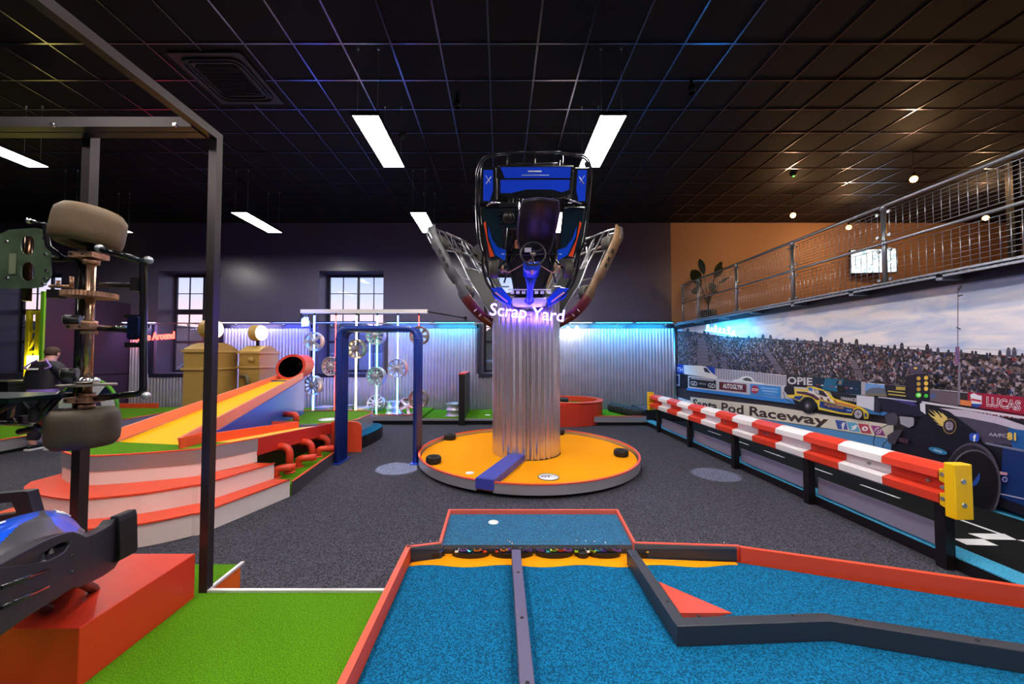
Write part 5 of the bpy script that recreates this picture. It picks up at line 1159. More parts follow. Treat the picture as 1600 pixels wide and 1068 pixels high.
# ================================================================ man in racing suit, back to us
SKIN = mat('skin', (222, 160, 140), .5); HAIR = mat('short_brown_hair', (72, 52, 40), .8, bump=.5, bscale=120)
SUIT = mat('black_race_suit', (30, 28, 38), .6, bump=.3, bscale=60); LIL = mat('lilac_suit_trim', (142, 110, 196), .6)
man = thing('person', 'man in black and lilac racing jacket standing with his back turned', 'person', (-7.95, 6.55, 0))
def skinned(name, verts, edges, radii, mt_, parent, sub=2, root=0):
    me = bpy.data.meshes.new(name); Mi = WM[parent.name].inverted()
    me.from_pydata([tuple(Mi @ Vector(v)) for v in verts], edges, []); o = bpy.data.objects.new(name, me); COL.objects.link(o); o.parent = parent; WM[o.name] = WM[parent.name].copy()
    o.modifiers.new('skin', 'SKIN'); bm = bmesh.new(); bm.from_mesh(me); ly = bm.verts.layers.skin.verify(); bm.verts.ensure_lookup_table()
    for i, r in enumerate(radii): bm.verts[i][ly].radius = r if isinstance(r, tuple) else (r, r); bm.verts[i][ly].use_root = (i == root)
    bm.to_mesh(me); bm.free(); s = o.modifiers.new('sub', 'SUBSURF'); s.levels = sub; s.render_levels = sub
    o.modifiers['skin'].use_smooth_shade = True; me.materials.append(mt_); return o
mx, my = -7.97, 6.45
V = lambda x, y, z: (mx + x, my + y, z)
vs = [V(0, 0, .95), V(0, .01, 1.12), V(0, .03, 1.32), V(0, .06, 1.46), V(0, .09, 1.55), V(0, .12, 1.62), V(0, .14, 1.70),
      V(-.12, .05, 1.44), V(-.23, .05, 1.36), V(-.29, .04, 1.12), V(-.27, .1, .9), V(-.26, .14, .82),
      V(.12, .05, 1.44), V(.23, .06, 1.36), V(.3, .12, 1.14), V(.22, .3, 1.06), V(.17, .36, 1.06),
      V(-.1, .0, .85), V(-.12, .02, .5), V(-.13, -.02, .1), V(-.14, .1, .05), V(.1, .0, .85), V(.12, .04, .5), V(.14, .03, .1), V(.15, .15, .05)]
es = [(0, 1), (1, 2), (2, 3), (3, 4), (4, 5), (5, 6), (3, 7), (7, 8), (8, 9), (9, 10), (10, 11), (3, 12), (12, 13), (13, 14), (14, 15), (15, 16), (0, 17), (17, 18), (18, 19), (19, 20), (0, 21), (21, 22), (22, 23), (23, 24)]
rs = [(.17, .12), (.17, .12), (.19, .13), (.12, .1), .06, (.078, .09), (.075, .09), .09, .075, .06, .045, .04, .09, .075, .06, .045, .04, .1, .075, .05, .04, .1, .075, .05, .04]
skinned('body', vs, es, rs, SKIN, man)
sv = [V(0, 0, .93), V(0, .01, 1.12), V(0, .03, 1.32), V(0, .055, 1.46), V(-.13, .05, 1.45), V(-.24, .05, 1.37), V(-.3, .04, 1.12), V(-.275, .1, .9), V(.13, .05, 1.45), V(.24, .06, 1.37), V(.31, .12, 1.14), V(.23, .3, 1.06)]
skinned('jacket', sv, [(0, 1), (1, 2), (2, 3), (3, 4), (4, 5), (5, 6), (6, 7), (3, 8), (8, 9), (9, 10), (10, 11)], [(.21, .155), (.2, .15), (.225, .155), (.14, .12), .105, .095, .078, .066, .105, .095, .078, .066], SUIT, man)
skinned('trousers', [V(0, 0, .93), V(-.1, 0, .84), V(-.12, .02, .5), V(-.13, 0, .14), V(.1, 0, .84), V(.12, .04, .5), V(.14, .04, .14)], [(0, 1), (1, 2), (2, 3), (0, 4), (4, 5), (5, 6)], [(.17, .13), .115, .092, .085, .115, .092, .085], SUIT, man)
for x, y in ((-.13, .04), (.14, .09)):
    m = MB(); m.ball(V(x, y, .06), .1, 10, 0, sc=(.5, 1.35, .6)); m.box(mx + x - .05, mx + x + .05, my + y - .13, my + y + .13, 0, .03, 1); m.build('shoe', [BLACK, WHITE], man)
m = MB(); m.ball(V(0, .122, 1.695), .107, 12, 0, sc=(.86, 1.0, .92)); m.build('hair', HAIR, man)
m = MB()
for s_ in (-1, 1): m.ball(V(s_ * .088, .14, 1.66), .03, 8, 0, sc=(.4, .7, 1))
m.build('ears', SKIN, man)
m = MB(); m.lathe([(.085, -.02), (.075, .035), (.07, .035), (.08, -.02)], Matrix.Translation(V(0, .085, 1.53)), 20); m.build('collar', LIL, man)
def onback(poly, mt_, nm, d=.004):
    """cloth trim laid on the back of the jacket"""
    m = MB(); o = []
    for x, z in poly:
        y = my + .03 - math.sqrt(max(.0, 1 - min(.98, (x / .27)) ** 2)) * (.165 - .06 * max(0, (z - 1.35) / .15)) - .012; o.append((mx + x, y, z))
    m.extr(o, (0, .012, 0), 0); m.build(nm, mt_, man)
onback([(-.16, 1.385), (.05, 1.385), (.05, 1.415), (-.16, 1.415)], WHITE, 'back_stripe'); onback([(-.19, 1.375), (-.14, 1.38), (-.14, 1.42), (-.18, 1.405)], RED, 'back_flash')
m = MB(); m.lathe([(.2, 0), (.2, .055)], Matrix.Translation(V(0, .0, 1.0)) @ Matrix.Diagonal((1.06, .79, 1, 1)), 28); m.build('waist_band', LIL, man)
m = MB()
for s_ in (-1, 1): m.tube(smooth([V(s_ * .07, -.03, 1.56), V(s_ * .15, -.06, 1.5), V(s_ * .21, -.075, 1.44), V(s_ * .16, -.12, 1.4)], 4), .016, 6)
m.build('shoulder_piping', LIL, man)
def hand(base, d, side, nm):
    m = MB(); base = Vector(base); d = Vector(d).normalized(); m.ball(base + d * .045, .042, 8, 0, sc=(.5, .9, 1.05))
    for k, L_ in enumerate((.07, .08, .075, .06)):
        o = base + d * .08 + Vector((0, (k - 1.5) * .019, 0)); m.tube([o, o + d * L_ * .5, o + d * L_ + Vector((side * .02, 0, 0))], [.009, .0085, .007], 6)
    o = base + Vector((0, .035, 0)) + d * .03; m.tube([o, o + Vector((0, .02, 0)) + d * .03, o + Vector((0, .018, 0)) + d * .06], [.011, .01, .008], 6)
    m.build(nm, SKIN, man)
hand(V(-.262, .135, .86), (.0, .15, -1), 1, 'hand'); hand(V(.2, .34, 1.06), (-.2, .8, -.3), -1, 'hand')

# ================================================================ karts
KBL = mat('kart_blue', (20, 70, 235), .22, coat=.6); KBK = mat('kart_black_plastic', (16, 15, 19), .24, coat=.3); KOR = mat('kart_orange', (240, 78, 30), .3)
KTU = mat('kart_frame_tube', (70, 68, 74), .25, .85); KSI = mat('kart_silver_panel', (215, 205, 225), .3, .3); KGR = mat('scuffed_grey_plastic', (62, 62, 68), .6, vary=.4, vscale=8); KDR = mat('dark_red_plastic', (96, 26, 30), .4)
KTAN = mat('dusty_tan_plastic', (108, 80, 54), .6, vary=.4, vscale=9)
KTY = mat('kart_tyre', (62, 56, 50), .6, vary=.3, vscale=12)
RX90 = Matrix.Rotation(PI / 2, 4, 'Y')
def kart(name, label, M, full=True, side_mats=None, group=None):
    t = thing(name, label, 'go-kart', M=M, group=group)
    T = lambda p: M @ Vector(p)
    def tb(pts, r, nm, mt_=STEEL, f=.08, closed=False, n=8, par=t):
        m = MB(); m.tube([T(p) for p in (fillet(pts, f) if not closed else pts)], r, n, closed=closed); return m.build(nm, mt_, par)
    KTU = mat('kart_frame_tube', (70, 68, 74), .25, .85) if full else mat('bare_frame_tube', (165, 165, 172), .28, .85)
    # main frame rails
    m = MB()
    for s_ in (-1, 1):
        m.tube([T(p) for p in fillet([(s_ * .3, .02, .1), (s_ * .3, .75, .06), (s_ * .34, 1.2, .06), (s_ * .2, 1.62, .06), (s_ * .2, 1.8, .09)], .1)], .016, 8)
        m.tube([T(p) for p in fillet([(s_ * .13, .15, .08), (s_ * .16, .8, .06), (s_ * .3, 1.2, .06)], .1)], .014, 8)
        m.tube([T((s_ * .34, 1.24, .06)), T((s_ * .44, 1.34, .12))], .014, 8)
        m.tube([T((s_ * .3, .5, .06)), T((s_ * .56, .52, .09)), T((s_ * .56, 1.08, .09)), T((s_ * .32, 1.1, .06))], .011, 8)
        m.tube([T((s_ * .05, .9, .06)), T((s_ * .28, 1.3, .06))], .01, 6); m.tube([T((s_ * .04, .3, .07)), T((s_ * .3, .75, .06))], .01, 6)
        for dx in (.2, .24): m.tube([T((s_ * dx, .3, .05)), T((s_ * (dx + .02), 1.0, .05))], .007, 6)
    for y, w in ((.06, .3), (.42, .3), (.78, .3), (1.16, .34), (1.78, .2)): m.tube([T((-w, y, .07)), T((w, y, .07))], .015, 8)
    m.build('frame', KTU, t)
    m = MB(); m.extr([T(p) for p in ((-.2, 1.78, .04), (.2, 1.78, .04), (.32, 1.2, .04), (.3, .85, .04), (-.3, .85, .04), (-.32, 1.2, .04))], M.to_3x3() @ Vector((0, 0, .006)), 0); m.build('floor_tray', mat('black_floor_tray', (16, 15, 18), .7), t)
    for s_ in (-1, 1):
        for y, x, R, w in ((.34, .545, .138, .2), (1.34, .5, .128, .13)):
            MM = M @ Matrix.Translation((s_ * x, y, R)) @ RX90
            k = MB(); tyre(k, MM, R, w, .068); k = k.build('tyre', KTY, t)
            h = MB(); h.lathe([(.069, -w * .42), (.062, -w * .3), (.062, w * .3), (.069, w * .42)], MM, 20); h.lathe([(.001, .01), (.062, .01)], MM, 16); h.lathe([(.001, w * .25 * s_), (.03, w * .25 * s_), (.03, w * .05 * s_)], MM, 10); h.build('rim', STEEL, k)
    tb([(-.5, .34, .138), (.5, .34, .138)], .02, 'rear_axle', STEEL)
    m = MB(); m.tube([T((-.42, 1.34, .13)), T((-.3, 1.4, .1)), T((.0, 1.22, .12)), T((.3, 1.4, .1)), T((.42, 1.34, .13))], .009, 6)
    for s_ in (-1, 1): m.tube([T((s_ * .385, 1.3, .13)), T((s_ * .385, 1.39, .13))], .02, 8)
    m.build('steering_linkage', COPPER if full else KTU, t)
    # side plastics: upright bands that run from nose to tail
    sm_ = side_mats or (KBK, KBK)
    for i, s_ in enumerate((1, -1)):
        path = smooth([(s_ * .12, 1.93, 0), (s_ * .4, 1.8, 0), (s_ * .6, 1.56, 0), (s_ * .66, 1.3, 0), (s_ * .655, 1.14, 0), (s_ * .7, .98, 0), (s_ * .72, .6, 0), (s_ * .71, .3, 0), (s_ * .64, .04, 0)], 5)
        m = MB(); vsx = []
        for j, p in enumerate(path):
            hh = .17 if not full else .11
            f = j / (len(path) - 1); hh *= (.8 if .35 < f < .5 else 1.0)
            for z, o in ((.02, 0), (.02 + hh * .5, .014), (.02 + hh, 0), (.02 + hh, -.02), (.02, -.02)): vsx.append(T((p.x + s_ * o, p.y, z)))
        k = 5; fs = []
        for j in range(len(path) - 1):
            for q in range(k): fs.append((j * k + q, j * k + (q + 1) % k, (j + 1) * k + (q + 1) % k, (j + 1) * k + q))
        nf0 = len(m.f); m.add(vsx, fs, 0, True); m.add(vsx[:5], [(0, 1, 2, 3, 4)], 0); m.add(vsx[-5:], [(4, 3, 2, 1, 0)], 0)
        for j in range(len(path) - 1):
            if j < 12:
                for q in range(k): m.m[nf0 + j * k + q] = 1
        e = m.build('side_bumper', [sm_[0], sm_[1]], t)
        if not full:
            for y, x in ((1.76, .455), (1.68, .53), (.86, .726), (.74, .73), (.58, .736)):
                MB().box(-.004, .004, -.035, .035, -.025, .025, 0, M @ Matrix.Translation((s_ * x, y, .1)) @ Matrix.Rotation(-s_ * (.75 if y > 1.5 else 0), 4, 'Z')).build('bumper_slot', SCREW if y < 1.5 else KSI, e)
    # all round protective hoop
    hoop = [(.3, -.06, .16), (.62, -.02, .16), (.7, .14, .15), (.7, .45, .13), (.655, .9, .11), (.6, 1.25, .1), (.56, 1.5, .1), (.44, 1.76, .09), (.2, 1.95, .08)]
    full_h = hoop + [(-x, y, z) for x, y, z in reversed(hoop)]
    m = MB(); m.tube([T(p) for p in fillet(full_h, .12)], .017, 8); m.tube([T((p[0] * .97, p[1] + .02, p[2] + .07)) for p in fillet(full_h[:4], .1)], .012, 8); m.tube([T((p[0] * .97, p[1] + .02, p[2] + .07)) for p in fillet(full_h[-4:], .1)], .012, 8)
    m.tube([T((.3, -.06, .16)), T((-.3, -.06, .16))], .017, 8)
    m.build('safety_hoop', KTU if full else KTU, t)
    m = MB()
    for x in (-.33, .0, .33): m.tube([T((x, -.05, .16)), T((x, .14, .2))], .009, 6)
    m.build('rear_stay', KTU, t)
    if not full: 
        tb([(.1, .9, .1), (.02, 1.1, .35)], .012, 'steering_column')
        return t
    # rear bodywork
    def plate(poly, z, h, nm, mt_, par=t, bevel=0.0):
        m = MB(); zf = z if callable(z) else (lambda x, y: z); m.extr([T((x, y, zf(x, y))) for x, y in poly], M.to_3x3() @ Vector((0, 0, h)), 0); return m.build(nm, mt_, par, bevel=bevel)
    c_ = plate([(-.44, .08), (.44, .08), (.44, .4), (.3, .44), (-.3, .44), (-.44, .4)], .27, .05, 'rear_cover', KBK, bevel=.012)
    plate([(-.41, .1), (.41, .1), (.36, .215), (-.41, .215)], .322, .006, 'blue_panel', KBL, c_); plate([(-.41, .235), (.41, .235), (.41, .38), (.28, .38), (.1, .34), (-.2, .34), (-.33, .37), (-.41, .34)], .322, .006, 'blue_panel', KBL, c_)
    MB().tube([T((.09, .145, .33)), T((-.07, .145, .33))], .009, 4).build('white_line', WHITE, c_); MB().tube([T((.16, .185, .33)), T((-.16, .185, .33))], .004, 4).build('white_line', WHITE, c_)
    for s_ in (-1, 1):
        c2 = plate([(s_ * .46, .1), (s_ * .64, .1), (s_ * .66, .5), (s_ * .46, .5)], .24, .045, 'wheel_cover', KBK, bevel=.012)
        plate([(s_ * .5, .13), (s_ * .61, .13), (s_ * .62, .47), (s_ * .54, .47), (s_ * .5, .35)], .287, .006, 'blue_panel', KBL, c2)
        m = MB(); m.tube([T((s_ * .52, .2, .296)), T((s_ * .585, .28, .296))], .006, 4); m.tube([T((s_ * .585, .19, .296)), T((s_ * .53, .27, .296))], .004, 4); m.build('decal', WHITE, c2)
        # side pod
        pod = plate([(s_ * .38, .55), (s_ * .66, .55), (s_ * .64, 1.0), (s_ * .55, 1.2), (s_ * .36, 1.2)], .1, .075, 'side_pod', KBK, bevel=.015)
        plate([(s_ * .6, .72), (s_ * .625, .74), (s_ * .55, 1.17), (s_ * .49, 1.16), (s_ * .575, .95)], .177, .006, 'orange_stripe', KOR, pod)
        plate([(s_ * .565, .78), (s_ * .565, .9), (s_ * .48, 1.14), (s_ * .35, 1.22), (s_ * .34, 1.08), (s_ * .45, 1.04), (s_ * .52, .94)], .178, .006, 'blue_stripe', KBL, pod)
        m = MB(); m.tube([T((s_ * .4, 1.13, .187)), T((s_ * .36, 1.13, .187))], .005, 4); m.build('decal', WHITE, pod)
    # seat
    m = MB(); rows = []
    prof = [(.42, .52, .2), (.55, .44, .235), (.7, .3, .24), (.85, .17, .235), (.98, .12, .22), (1.1, .14, .17)]
    for (y, z, w) in prof:
        for a in range(9):
            f = a / 8 * 2 - 1; rows.append(T((f * w - .04, y + .02 * abs(f), z + .13 * abs(f) ** 2.4)))
    m.add(rows, [(i * 9 + j, i * 9 + j + 1, (i + 1) * 9 + j + 1, (i + 1) * 9 + j) for i in range(5) for j in range(8)], 0, True)
    e = m.build('seat', mat('black_seat', (22, 18, 24), .42), t); s = e.modifiers.new('solid', 'SOLIDIFY'); s.thickness = .012; s = e.modifiers.new('sub', 'SUBSURF'); s.levels = 1; s.render_levels = 1
    edge = [rows[i * 9] for i in range(5, -1, -1)] + rows[1:8] + [rows[i * 9 + 8] for i in range(6)]
    m = MB(); m.tube(edge, .009, 6); m.build('seat_piping', mat('seat_edge', (60, 50, 90), .3), t)
    # engine
    en = MB(); en.box(.2, .42, .5, .78, .1, .3, 0, M); en.box(.23, .39, .55, .74, .3, .4, 0, M)
    for k in range(6): en.box(.19, .43, .52 + k * .045, .535 + k * .045, .14, .33, 1, M)
    en.lathe([(.001, .05), (.06, .05), (.07, 0), (.07, -.04)], M @ Matrix.Translation((.31, .65, .42)), 16, 0)
    en.build('engine', [BLACKM, KTU], t)
    m = MB(); m.tube([T(p) for p in fillet([(.2, .45, .25), (.17, .75, .25), (.18, 1.0, .18)], .08)], .022, 10); m.tube([T((.12, .5, .24)), T((.13, .95, .2))], .009, 6); m.build('exhaust', CHROME, t)
    m = MB(); m.box(.14, .22, .96, 1.06, .15, .17, 0, M); m.build('warning_label', mat('label_orange', (230, 150, 110), .5), t)
    m = MB(); m.tube([T((-.32, .4, .25)), T((-.44, .46, .3)), T((-.58, .5, .3))], .014, 8); m.tube([T((.42, .5, .3)), T((.5, .48, .32)), T((.58, .52, .3))], .016, 8); m.build('cover_stay', CHROME, t)
    # steering
    SM = M @ Matrix.Translation((-.0, 1.08, .42)) @ Matrix.Rotation(math.radians(38), 4, 'X')
    m = MB(); m.tube([SM @ Vector((.155 * math.cos(a * PI / 14), .155 * math.sin(a * PI / 14), 0)) for a in range(28)], .014, 8, closed=True)
    for a in (90, 210, 330): r = math.radians(a); m.tube([SM @ Vector((0, 0, 0)), SM @ Vector((.15 * math.cos(r), .15 * math.sin(r), 0))], .01, 6)
    m.build('steering_wheel', BLACK, t)
    m = MB(); m.lathe([(.001, .012), (.035, .012), (.035, -.01)], SM, 14); m.cyl(SM @ Vector((0, 0, 0)), T((0, 1.45, .12)), .012, 8); m.build('steering_column', STEEL, t)
    m = MB(); m.box(.03, .11, 1.0, 1.05, .44, .47, 0, M); m.build('dash_box', KSI, t)
    for s_ in (-1, 1):
        m = MB(); m.tube([T((s_ * .2, 1.62, .08)), T((s_ * .2, 1.58, .24)), T((s_ * .14, 1.58, .24))], .01, 6); m.tube([T((s_ * .24, 1.15, .07)), T((s_ * .36, 1.55, .07))], .012, 6); m.build('pedal', KTU, t)
    # nose
    fp = MB(); secs = [(1.2, .12, .36, .03), (1.3, .115, .34, .05), (1.42, .1, .28, .05)]
    rows = []
    for y, w, z, d in secs:
        for a in range(7): f = a / 6 * 2 - 1; rows.append(T((f * w, y, z - d * f * f * 1.2)))
    fp.add(rows, [(i * 7 + j, i * 7 + j + 1, (i + 1) * 7 + j + 1, (i + 1) * 7 + j) for i in range(2) for j in range(6)], 0, True)
    e = fp.build('front_panel', KBL, t); s = e.modifiers.new('solid', 'SOLIDIFY'); s.thickness = .012
    m = MB(); write(m, '1', T((.012, 1.37, .325)), T((-.014, 1.37, .325)), M.to_3x3() @ Vector((0, -.06, .012)), 0, weight=.02); m.build('number', mat('pink_decal', (240, 170, 200), .4), e)
    m = MB(); rows = []
    for y, w, z in ((1.43, .085, .25), (1.52, .06, .22), (1.62, .045, .19), (1.74, .05, .16), (1.82, .075, .13), (1.86, .05, .11)):
        for a in range(7): f = a / 6 * 2 - 1; rows.append(T((f * w, y, z - .03 * f * f)))
    m.add(rows, [(i * 7 + j, i * 7 + j + 1, (i + 1) * 7 + j + 1, (i + 1) * 7 + j) for i in range(5) for j in range(6)], 0, True)
    e = m.build('nose_cone', KBL, t); s = e.modifiers.new('solid', 'SOLIDIFY'); s.thickness = .01
    plate([(-.24, 1.76), (.24, 1.76), (.24, 1.9), (-.24, 1.9)], .075, .03, 'nose_plate', KSI, bevel=.008)
    for s_ in (-1, 1):
        k = plate([(s_ * .25, 1.78), (s_ * .26, 1.9), (s_ * .5, 1.76), (s_ * .56, 1.62), (s_ * .4, 1.6)], .08, .04, 'nose_wing', KBL, bevel=.01)
        m = MB(); m.tube([T((s_ * .31, 1.81, .123)), T((s_ * .48, 1.67, .123))], .012, 4); m.build('decal', mat('pink_decal', (240, 170, 200), .4), k)
        m = MB(); m.box(.36 * s_ - .07, .36 * s_ + .07, 1.585, 1.6, .11, .125, 0, M); m.build('wing_bracket', CHROME, k)
    m = MB()
    for x in (-.2, -.12, .06, .14, .22, -.3): m.box(x, x + .05, 1.66, 1.7, .1, .106, 0, M)
    m.tube([T((-.3, 1.64, .1)), T((.3, 1.64, .1))], .008, 6); m.build('front_frame_tags', WHITE, t)
    return t
def petal(phi, lean, r=.5, zb=2.33, sc=1.0):
    o = Vector((math.cos(phi), math.sin(phi), 0)); s_, c_ = math.sin(lean), math.cos(lean)
    ya = -o * s_ - Vector((0, 0, c_)); za = o * c_ - Vector((0, 0, s_)); xa_ = ya.cross(za)
    R = Matrix((xa_, ya, za)).transposed().to_4x4()
    tip = Vector((cx_, cy_, 0)) + o * r + Vector((0, 0, zb))
    return Matrix.Translation(tip) @ R @ Matrix.Translation((0, -1.9, 0))
cx_, cy_ = .41, 5.87
kart('go_kart', 'blue and black kart mounted nose down on the front of the column', petal(math.radians(-90), math.radians(27), .52, 2.36))
kart('go_kart', 'stripped bare kart leaning out on the west side of the column', petal(math.radians(149), math.radians(30), .42, 2.2), False, (KGR, KDR))
kart('go_kart', 'stripped dusty kart leaning out on the east side of the column', petal(math.radians(31), math.radians(30), .42, 2.2), False, (KTAN, KDR))

# ================================================================ steel display frame, near left
FR = mat('dark_display_steel', (62, 54, 56), .35, .55)
fr = thing('display_rig', 'tall dark box section steel frame around the hanging kart', 'display frame', (-1.85, 2.3, ZC))
yf = 2.285; x1 = P(300, 912, z=ZC).x; 
xp0 = P(316.5, 300, y=yf).x; xp0 = -1.83; 
zt = P(341, 204, y=yf).z
MB().box(-1.835, -1.785, yf, yf + .05, ZC, zt).build('front_post', FR, fr)
MB().box(-1.835, -1.785, -.6, yf, zt - .05, zt).build('side_beam', FR, fr)
m = MB(); m.box(-4.3, -1.835, yf - .135, yf - .085, zt - .06, zt); m.box(-4.3, -1.835, yf - .075, yf - .02, zt - .06, zt); m.build('cross_beam', FR, fr)
xa = P(141, 300, y=yf + .01).x
MB().box(xa - .028, xa + .024, yf - .02, yf + .035, .43, zt).build('inner_post', FR, fr)
MB().box(-4.3, -4.25, yf, yf + .05, 0, zt - .05).build('far_post', FR, fr)
for u in (85, 275): q = P(u, 196, y=yf - .135); MB().cyl((q.x, yf - .15, q.z), (q.x, yf - .134, q.z), .012, 8).build('bolt', CHROME, fr)

# ================================================================ kart chassis hung on its side in the frame
HY = 1.98
def H(u, v, dy=0): return P(u, v, y=HY + dy)
hk = thing('hanging_kart_chassis', 'bare kart chassis hung on its side with upright rear axle', 'go-kart chassis', H(136, 500))
ax = H(140, 500).x
PLG = mat('green_grey_plate', (92, 112, 88), .38, .55, vary=.45, vscale=7)
for v, nm, R in ((357.5, 'upper', .142), (667, 'lower', .14)):
    c = H(140 if nm == 'upper' else 131, v); M = Matrix.Translation(c) @ Matrix.Rotation(math.radians(4 if nm == 'upper' else -1), 4, 'Y') @ Matrix.Rotation(math.radians(-6 if nm == 'upper' else 0), 4, 'X')
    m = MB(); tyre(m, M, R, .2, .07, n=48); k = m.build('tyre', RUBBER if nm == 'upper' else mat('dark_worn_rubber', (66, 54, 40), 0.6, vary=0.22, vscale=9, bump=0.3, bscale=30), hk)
    m = MB(); m.lathe([(.069, -.08), (.06, -.06), (.06, .06), (.069, .08)], M, 24); m.lathe([(.001, -.07), (.05, -.07), (.05, .07), (.001, .07)], M, 16); m.build('rim', BLACKM, k)
zt_, zb_ = H(140, 372).z, H(140, 650).z
MB().cyl((ax, HY, zb_), (ax, HY, zt_), .019, 18).build('rear_axle', mat('axle_bronze', (190, 150, 125), .25, .95, vary=.25, vscale=30), hk)
q = H(127, 500, .06); MB().cyl((q.x, q.y, H(0, 640).z), (q.x, q.y, H(0, 405).z), .024, 16).build('frame_tube', BLACKG, hk)
q2 = H(223, 500); m = MB(); m.tube(fillet([H(158, 389, -.1), H(205, 402, -.05), H(224, 407), H(224, 614), H(205, 616), H(150, 622, .0)], .05), .017, 12); m.build('side_bumper', BLACKG, hk)
m = MB()
for u, v, d in ((156, 388, -.1), (232, 406, 0), (228, 618, 0)): q = H(u, v, d); m.ball(q, .021, 10)
m.build('bumper_end_cap', GALV, hk)
def disc(v, R, th, nm, mt_, teeth=0, u=140):
    z = H(u, v).z; m = MB()
    if teeth:
        pts = []
        for i in range(teeth * 2): a = PI * i / teeth; r = R if i % 2 else R * .95; pts.append((ax + r * math.cos(a), HY + r * math.sin(a)))
        m.prism(pts, z - th / 2, z + th / 2, 0)
    else: m.lathe([(.02, -th / 2), (R, -th / 2), (R, th / 2), (.02, th / 2)], Matrix.Translation((ax, HY, z)), 40, sm=False)
    return m.build(nm, mt_, hk)
disc(461, .108, .026, 'sprocket', COPPER, 44); disc(601, .112, .008, 'brake_disc', STEEL)
z = H(0, 597).z; MB().lathe([(.02, 0), (.05, .0), (.045, .02), (.02, .03)], Matrix.Translation((ax, HY, z)), 20).build('brake_hub', CHROME, hk)
for v, h in ((400, .028), (511, .026), (624, .028)):
    z = H(0, v).z; m = MB(); m.box(ax - .075, ax + .05, HY - .045, HY + .045, z - h / 2, z + h / 2); m.cyl((ax - .06, HY - .05, z), (ax - .06, HY - .044, z), .008, 8, 1); m.cyl((ax, HY - .05, z), (ax, HY - .044, z), .005, 8, 1)
    m.build('bearing_carrier', [COPPER, SCREW], hk)
for v in (409, 505, 518, 617, 634): MB().lathe([(.02, -.012), (.033, -.012), (.033, .012), (.02, .012)], Matrix.Translation((ax, HY, H(0, v).z)), 18).build('axle_collar', COPPER, hk)
def arm(a, b, r, mt_, nm='tie_rod', n=10): m = MB(); m.tube([a, b] if not isinstance(a, list) else a, r, n); return m.build(nm, mt_, hk)
arm(H(158, 445), H(214, 445), .014, BLACKM, 'stay_bar'); arm(H(155, 513), H(200, 516), .013, BLACKM, 'stay_bar'); arm(H(165, 511, -.02), H(197, 510, -.02), .006, CHROME, 'stay_rod')
m = MB(); q = H(216, 445); m.box(q.x - .02, q.x + .02, HY - .025, HY + .025, q.z - .035, q.z + .035); m.build('clamp', BLACKM, hk)
m = MB(); c = H(207, 512, -.03); o = []
for sx_, sz_, a in ((1, 1, 0), (-1, 1, 90), (-1, -1, 180), (1, -1, 270)):
    for k in range(4): r = math.radians(a + k * 30); o.append((c.x + sx_ * .012 + .018 * math.cos(r), c.y, c.z + sz_ * .045 + .018 * math.sin(r)))
m.extr(o, (0, .012, 0), 0)
for dx, dz in ((.012, .04), (-.01, .03), (.01, .0), (-.008, -.02), (.014, -.04)): m.cyl((c.x + dx, c.y - .002, c.z + dz), (c.x + dx, c.y, c.z + dz), .005, 8, 1)
m.build('bracket_plate', [mat('blue_black_plate', (24, 34, 70), .3, .6), BLACKG], hk)
m = MB(); c = H(203, 538, -.02); m.box(c.x - .03, c.x + .03, c.y, c.y + .03, c.z - .015, c.z + .012); c = H(203, 494, -.02); m.box(c.x - .03, c.x + .03, c.y, c.y + .03, c.z - .01, c.z + .01); m.build('bracket_block', BLACKM, hk)
for u, v in ((101, 499), (97, 583)):
    c = H(u, v, -.04); m = MB(); m.cyl(c, c + Vector((.05, .03, 0)), .026, 16, 0); m.cyl(c + Vector((-.004, -.003, 0)), c, .02, 16, 1); m.cyl(c + Vector((-.007, -.005, 0)), c + Vector((-.003, -.002, 0)), .006, 10, 2); m.build('roller', [BLACK, mat('roller_face', (180, 190, 165), .4), SCREW], hk)
# side plate with two oval holes
def ov(u, v, ru, rv, n=14): return [(u + ru * math.cos(2 * PI * i / n), v + rv * (math.copysign(abs(math.sin(2 * PI * i / n)) ** .7, math.sin(2 * PI * i / n)))) for i in range(n)]
bm = bmesh.new()
def loop(pts, dy=0.0):
    vs = [bm.verts.new(H(u, v, dy)) for u, v in pts]; return [bm.edges.new((vs[i], vs[(i + 1) % len(vs)])) for i in range(len(vs))]
E = loop([(-40, 366), (0, 366), (12, 361), (14, 359), (58, 356), (70, 361), (74, 376), (80, 390), (80, 432), (74, 440), (66, 448), (52, 450), (0, 450), (-40, 450)]) + loop(ov(44, 383, 11, 15)) + loop(ov(44, 424, 11, 15))
bmesh.ops.triangle_fill(bm, edges=E, use_beauty=True)
m = MB(); bm.verts.index_update(); m.add([v.co.copy() for v in bm.verts], [tuple(v.index for v in f.verts) for f in bm.faces], 0); bm.free()
pe = m.build('side_plate', PLG, hk); s = pe.modifiers.new('solid', 'SOLIDIFY'); s.thickness = .006; s.offset = 0
for u, v in ((9, 377), (10, 434), (69, 435), (66, 443), (68, 372), (70, 397), (71, 422)): c = H(u, v, -.012); MB().cyl(c, c + Vector((0, .014, 0)), .008, 8).build('plate_bolt', CHROME, hk)
m = MB(); c = H(20, 412, -.008)
a = H(16, 396, -.006); b = H(24.5, 428, -.006); m.box(a.x, b.x, a.y - .004, a.y, b.z, a.z); m.build('plate_strip', mat('pale_metal_strip', (150, 158, 130), .4, .5), hk)
q = H(44, 400, .05); MB().cyl((q.x, q.y, H(0, 470, .05).z), (q.x, q.y, H(0, 368, .05).z), .019, 14).build('inner_tube', mat('amber_black_tube', (70, 46, 34), .2, .9), hk)
